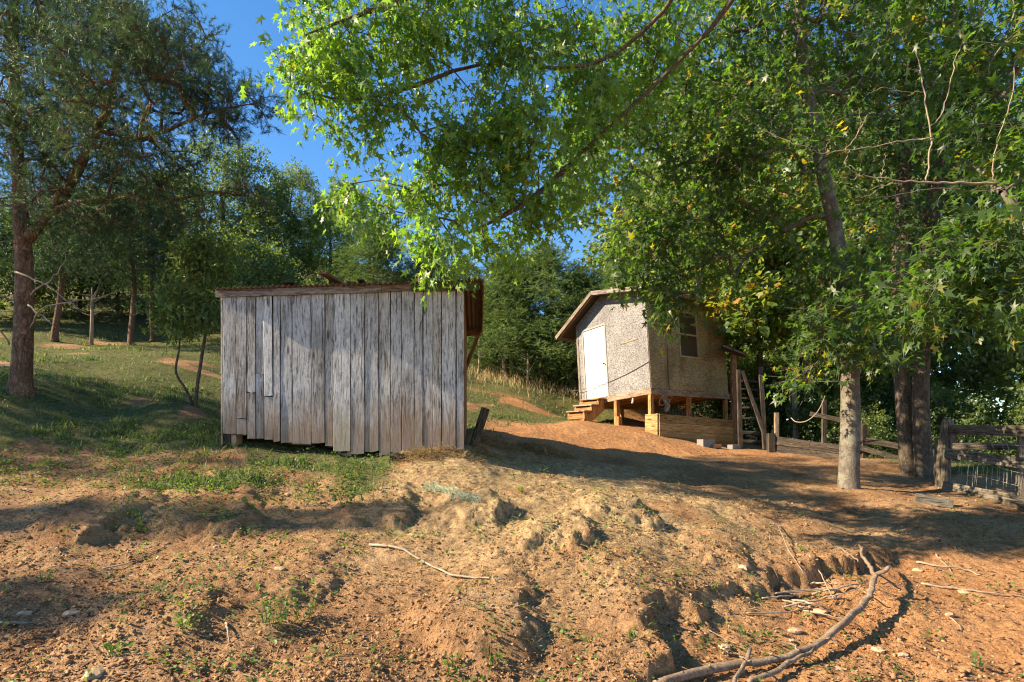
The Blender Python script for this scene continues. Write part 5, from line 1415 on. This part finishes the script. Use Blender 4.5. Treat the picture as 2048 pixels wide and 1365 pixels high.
# grass
bl = tmpl([(-.05, 0, 0), (.05, 0, 0), (.04, .45, .05), (-.04, .45, .05), (0, 1, .30)], [(0, 1, 2), (0, 2, 3), (3, 2, 4)])
def grassd(x, y): return np.clip(grass_mask(x, y) * (.35 + 1.3 * (fbm(x * 2.2, y * 2.2, 19, 3) + .3)), 0, 1) * ~SHED_IN(x, y)
x, y, z = scatter(15000, 7.0, 22, grassd, 1.25, seed=4)
k_ = 4
x = np.repeat(x, k_) + RG.normal(size=len(x) * k_) * .03; y = np.repeat(y, k_) + RG.normal(size=len(y) * k_) * .03; z = gz(x, y); n = len(x)
hgt = RG.uniform(.02, .065, n) * (1 + .7 * (fbm(x * .9, y * .9, 23, 2) > .1))
V, T, at = cloud(np.stack([x, y, z - .005], 1), RG.normal(size=(n, 3)) * .38 + [0, 0, 1], RG.normal(size=(n, 3)) * [1, 1, .1], hgt * 1.15, tmpl(bl[0] * [1.6, 1, 1], bl[1]), np.clip(RG.normal(.45, .25, n) + .15 * (y > 15), 0, 1))
stuff('grass', 'patchy green grass on the hillside left of the shed', V, T, at, M['grass'])
# low broadleaf ground cover
def cover(x, y):
    band = np.exp(-((y - (7.9 + fbm(x * .8, y * 0, 71, 2) * 1.2)) / .55) ** 2) * sst(-.9, -2.2, x) + .35 * np.exp(-((y - 6.6) / .7) ** 2) * sst(-.6, -1.6, x) * sst(-4.6, -3.5, x)
    return np.clip(band * sst(-.25, .2, fbm(x * 1.5, y * 1.5, 83, 3) + .1) + .05 * (x < 2.5) * sst(-.1, .3, fbm(x * 1.1, y * 1.1, 87, 3) + .1) + .012 + .3 * grassd(x, y) * (y < 10), 0, 1) * ~SHED_IN(x, y)
x, y, z = scatter(5200, 3.2, 11, cover, 1.6, seed=5)
k_ = 9
cx_ = np.repeat(x, k_); cy_ = np.repeat(y, k_); n = len(cx_)
x = cx_ + RG.normal(size=n) * .032; y = cy_ + RG.normal(size=n) * .032; z = gz(x, y)
V, T, at = cloud(np.stack([x, y, z + RG.uniform(0, .07, n)], 1), np.stack([x - cx_, y - cy_, np.full(n, .012)], 1) + RG.normal(size=(n, 3)) * .012, RG.normal(size=(n, 3)) * .4 + [0, 0, 1], RG.uniform(.022, .05, n), LEAF_QUAD, np.clip(RG.normal(.45, .25, n), 0, 1))
stuff('ground_weeds', 'low broadleaf weeds over the bank', V, T, at, M['weed'])
# tall dry grass on the crest between the sheds
def crest(x, y): return np.exp(-((y - (20.2 + .25 * x)) / .9) ** 2) * sst(-3.5, -1.6, x) * sst(3.6, 2.6, x)
x, y, z = scatter(2000, 17.5, 23, crest, 1.1, .3, seed=6); n = len(x)
V, T, at = cloud(np.stack([x, y, z - .01], 1), RG.normal(size=(n, 3)) * .18 + [0, 0, 1], RG.normal(size=(n, 3)) * [1, 1, .1], RG.uniform(.08, .42, n), tmpl(bl[0] * [.6, 1, 1], bl[1]), RG.random(n))
stuff('dry_grass', 'tall dry tan grass along the crest between the sheds', V, T, at, M['dry_grass'])

# weeds big enough to tell apart
WEEDS = [(545, 1255, .34, 'tall leafy weed on the near slope, tallest of the foreground weeds'), (375, 1262, .20, 'leafy weed left of the tallest foreground weed'), (610, 1240, .22, 'weed just right of the tallest foreground weed'), (610, 1010, .22, 'bushy weed clump on the bank above the curved stick'), (690, 1015, .24, 'thick weed clump on the bank below the shed'), (285, 1065, .20, 'yellow green weed beside a dry stalk on the left bank'), (265, 1035, .18, 'sunlit weed tuft at the top of the left bank'),
         (460, 985, .16, 'weed on the shaded bank left of the shed front'), (1605, 1105, .08, 'small bright weed on the dirt slope above the gully lip'), (1430, 1175, .07, 'small weed between the hummocks and the fallen branch'), (1955, 1335, .09, 'small green weed at the lower right corner'), (85, 1165, .12, 'weed at the left edge of the near slope'), (1260, 1280, .13, 'weed standing on the gully lip'), (905, 1350, .16, 'weed at the bottom edge below the tallest weed'), (230, 1310, .14, 'low weed near the bottom left corner'), (990, 1330, .13, 'weed sprig at the bottom centre'), (1075, 1185, .07, 'tiny weed in the shaded band right of the curved stick'), (1040, 985, .10, 'weed on top of the largest hummock')]
for i, (px_, py_, h_, lb) in enumerate(WEEDS):
    p = rg(px_, py_); r_ = np.random.default_rng(900 + i)
    o = thing('weed_plant', lb, 'weed', p)
    ns = 3 + int(h_ * 22)
    b = MB(); LP, LD, LN, LS = [], [], [], []
    for j in range(ns):
        a = r_.uniform(0, 6.28); lean = r_.uniform(.1, .75); L = h_ * r_.uniform(.5, 1.0)
        e = np.array([math.cos(a) * lean, math.sin(a) * lean, 1]); e = e / np.linalg.norm(e) * L
        o0 = np.array([math.cos(a), math.sin(a), 0]) * h_ * .12
        b.tube([o0 + [0, 0, -.03], o0 + e * .5, o0 + e], [.0028, .002, .001], 4)
        for m_ in range(max(4, int(L / .022))):
            t_ = r_.uniform(.15, 1.02)
            LP.append(o0 + e * t_); dv = r_.normal(size=3) * .7 + [0, 0, .15]; LD.append(dv); LN.append(r_.normal(size=3) * .5 + [0, 0, 1]); LS.append(r_.uniform(.022, .05))
    b.build('stems', M['weed'], o)
    V, T, at = cloud(np.array(LP), np.array(LD), np.array(LN), np.array(LS), LEAF_QUAD, np.clip(r_.normal(.5, .22, len(LP)), 0, 1))
    f = mesh_obj('leaves', fast_mesh('leaves', V, T, {'tint': at}), M['weed'], o); f['kind'] = 'stuff'
stm = [c for c in sc.objects if c.name.startswith('stems')]
for c in stm:
    a = c.data.attributes.new('tint', 'FLOAT', 'POINT'); a.data.foreach_set('value', [.35] * len(c.data.vertices))
    c['kind'] = 'stuff'

# fallen branch in the gully
fb = thing('fallen_branch', 'long forked fallen branch lying across the gully', 'branch', rg(1556, 1318, .0))
def limb(name, rows, mat=None, sides=11, wob=.13, n=26, seed=1):
    q = spline([(*rg(a, b_, h), r_) for a, b_, h, r_ in rows], n)
    q[:, :3] += np.random.default_rng(seed).normal(size=(n, 3)) * .008
    b = MB(); b.tube(q[:, :3], q[:, 3], sides, wob=wob, seed=seed)
    o = b.build(name, mat or M['branch_wood'], fb, True); o.matrix_basis = wm(fb).inverted()
    return o
limb('main_stem', [(1310, 1372, .05, 0.0302), (1428, 1337, .06, 0.0286), (1556, 1318, .07, 0.0269), (1640, 1284, .10, 0.0260), (1687, 1244, .15, 0.0277), (1731, 1203, .19, 0.0260), (1744, 1170, .22, 0.0244), (1751, 1150, .24, 0.0235)], n=34)
limb('stub', [(1749, 1154, .24, 0.0185), (1764, 1145, .25, 0.0176), (1779, 1137, .26, 0.0168)], n=8)
limb('fork', [(1751, 1152, .24, 0.0185), (1741, 1134, .25, 0.0168), (1730, 1118, .26, 0.0151), (1716, 1092, .27, 0.0109)], n=12)
limb('side_twig', [(1721, 1126, .25, 0.0084), (1712, 1118, .25, 0.0076), (1680, 1096, .22, 0.0059), (1643, 1079, .18, 0.0034)], n=12)
limb('side_branch', [(1495, 1368, .03, 0.0185), (1560, 1338, .05, 0.0168), (1626, 1298, .09, 0.0118)], n=12)
limb('cut_stick', [(1468, 1370, .04, .014), (1486, 1335, .08, .014), (1502, 1302, .12, .014)], n=8)
for i, (px_, py_) in enumerate(((1420, 1335), (1370, 1352), (1550, 1316), (1600, 1302), (1690, 1243), (1733, 1200))):
    limb('twig_stub', [(px_, py_, .09, .009), (px_ - 3, py_ - 7, .12, .007)], n=3, seed=i)
for i, (px_, py_, ex, ey) in enumerate(((1700, 1232, 1735, 1215), (1600, 1303, 1560, 1280), (1738, 1188, 1700, 1172), (1650, 1278, 1690, 1290), (1500, 1326, 1470, 1308), (1745, 1165, 1800, 1172))):
    limb('side_twig', [(px_, py_, .14, .006), ((px_ + ex) / 2, (py_ + ey) / 2 - 3, .13, .005), (ex, ey, .08, .002)], n=9, seed=30 + i)
def stick(px, r0, lb, cat='stick', mat=None, name='stick', gp=None, h=(.012, .02), n=14, seed=0):
    pts = [rg(a, b_, h[1] if 0 < i < len(px) - 1 else h[0]) for i, (a, b_) in enumerate(px)]
    q = spline(pts, n); q += np.random.default_rng(seed).normal(size=q.shape) * r0 * .35
    b = MB(); b.tube(q - q[0], np.linspace(r0, r0 * .5, n), 6)
    o = b.build(name, mat or M['twig'], None, True); o.matrix_basis = Matrix.Translation(Vector(q[0]))
    return tag(o, lb, cat, gp)
stick([(738, 1090), (800, 1097), (850, 1125), (900, 1148), (955, 1156), (1008, 1157)], .013, 'long curved stick lying across the middle of the slope', seed=1)
stick([(1832, 1124), (1880, 1133), (1925, 1138), (1962, 1152)], .012, 'grey stick on the sunny dirt right of the branch fork', seed=2)
stick([(1870, 1108), (1890, 1128), (1906, 1146)], .008, 'short twig crossing the grey stick on the sunny dirt', seed=3)
stick([(1842, 1168), (1930, 1180), (2000, 1188), (2060, 1196)], .011, 'straight thin stick reaching the right edge', seed=4)
stick([(1556, 1050), (1575, 1095), (1600, 1135), (1618, 1165)], .006, 'thin bent twig leaning down the gully bank, left of two', h=(.02, .06), seed=5)
stick([(1618, 1110), (1640, 1145), (1655, 1175), (1668, 1200)], .007, 'thin bent twig leaning down the gully bank, right of two', h=(.02, .08), seed=6)
stick([(205, 1137), (260, 1125), (330, 1093)], .008, 'dry twig on the shaded left slope', seed=7)
stick([(-20, 1246), (40, 1247), (72, 1246)], .012, 'stick at the left edge of the near slope', seed=8)
stick([(452, 1245), (456, 1265), (459, 1285)], .009, 'short pale stick standing among the weeds', h=(.01, .05), seed=9)
stick([(1900, 1235), (1918, 1250), (1922, 1262)], .006, 'short hooked twig on the sunny flat dirt', seed=10)
stick([(1420, 1262), (1450, 1278), (1485, 1292)], .005, 'thin dark twig left of the white stones', seed=11)
stick([(248, 985), (245, 1010), (243, 1030)], .004, 'thin dry stalk standing on the left bank', h=(.0, .10), seed=12, mat=M['straw'] if False else None)
for i in range(12):
    r_ = random.Random(60 + i)
    cx0, cy0 = 1640 + r_.uniform(-90, 60), 1205 + r_.uniform(-45, 35)
    L, a = r_.uniform(25, 70), r_.uniform(-.6, .5)
    stick([(cx0 - L * math.cos(a), cy0 - L * math.sin(a) * .6), (cx0, cy0 + r_.uniform(-4, 4)), (cx0 + L * math.cos(a), cy0 + L * math.sin(a) * .6)], r_.uniform(.005, .011), 'dry twig in the tangle behind the fallen branch', gp='twigs tangled in the gully', h=(.015, .05), seed=20 + i)
# stones
STONES = [(1590, 1265, .055, 'round pale stone in the gully below the twig tangle'), (1583, 1283, .03, 'small pale stone just below the round pale stone'), (1636, 1226, .06, 'pale angular stone beside the twig tangle'), (1450, 1297, .055, 'flat tan stone left of the cut stick'), (1836, 1143, .055, 'tan stone beside the grey stick'), (1928, 1187, .05, 'pale stone beside the straight thin stick'), (1756, 1303, .05, 'flat tan stone in the shadow line below the branch'), (1680, 1341, .04, 'reddish stone near the bottom right of the branch'), (1806, 1311, .035, 'small flat stone on the sunny dirt below the branch shadow'), (1486, 1137, .05, 'flat tan stone on the slope above the gully'), (434, 1096, .045, 'round tan stone on the left slope'), (50, 1230, .05, 'pale stone near the left edge'), (143, 1230, .065, 'flat reddish stone near the left edge'), (187, 1355, .075, 'large flat stone at the bottom left'), (560, 1140, .05, 'grey stone in the shaded weeds'), (575, 990, .035, 'small reddish stone on the bank below the shed'), (1900, 1232, .045, 'flat pale stone on the sunny dirt at the right')]
for i, (px_, py_, r_, lb) in enumerate(STONES):
    p = rg(px_, py_)
    tag(rock('stone', (p.x, p.y, p.z + r_ * .15), r_, M['stone'], 300 + i, (1.15, .8, .5)), lb, 'stone')
# strip of green netting
q = spline([rg(846, 972, .03), rg(872, 976, .05), rg(900, 982, .04), rg(925, 992, .05), rg(960, 1000, .03)], 26)
V, T = [], []
b = MB(); r_ = np.random.default_rng(8)
side = np.array([.15, 1, .25]); side /= np.linalg.norm(side)
W_ = 7
G = np.zeros((26, W_, 3))
for i in range(26):
    for j in range(W_):
        G[i, j] = q[i] + side * (j / (W_ - 1) - .5) * .26 * (.7 + .3 * math.sin(i * .5)) + r_.normal(size=3) * .012 + [0, 0, .03 * math.sin(j * 1.9 + i * .7)]
A, B = [], []
for i in range(26):
    for j in range(W_):
        if i < 25 and j < W_ - 1: A += [G[i, j], G[i, j + 1]]; B += [G[i + 1, j + 1], G[i + 1, j]]
        if i < 25 and j in (0, W_ - 1): A.append(G[i, j]); B.append(G[i + 1, j])
A, B = np.array(A), np.array(B)
nt_ = mesh_obj('plastic_netting', segs_mesh('plastic_netting', A - q[0], B - q[0], np.full(len(A), .0022), np.full(len(A), .0022), 4), M['net'], None, q[0])
tag(nt_, 'crumpled strip of pale green plastic netting on the straw', 'netting')
# wood chips and a dark lump by the bedding
for i, (px_, py_, r_, lb) in enumerate(((1035, 897, .09, 'dark lump of dung on the straw heap beside the shed'), (795, 918, .12, 'dark clump of matted straw below the shed boards'))):
    p = rg(px_, py_); tag(rock('dark_clump', (p.x, p.y, p.z + .03), r_, M['dark_wood'], 350 + i, (1.2, .8, .55)), lb, 'clump')
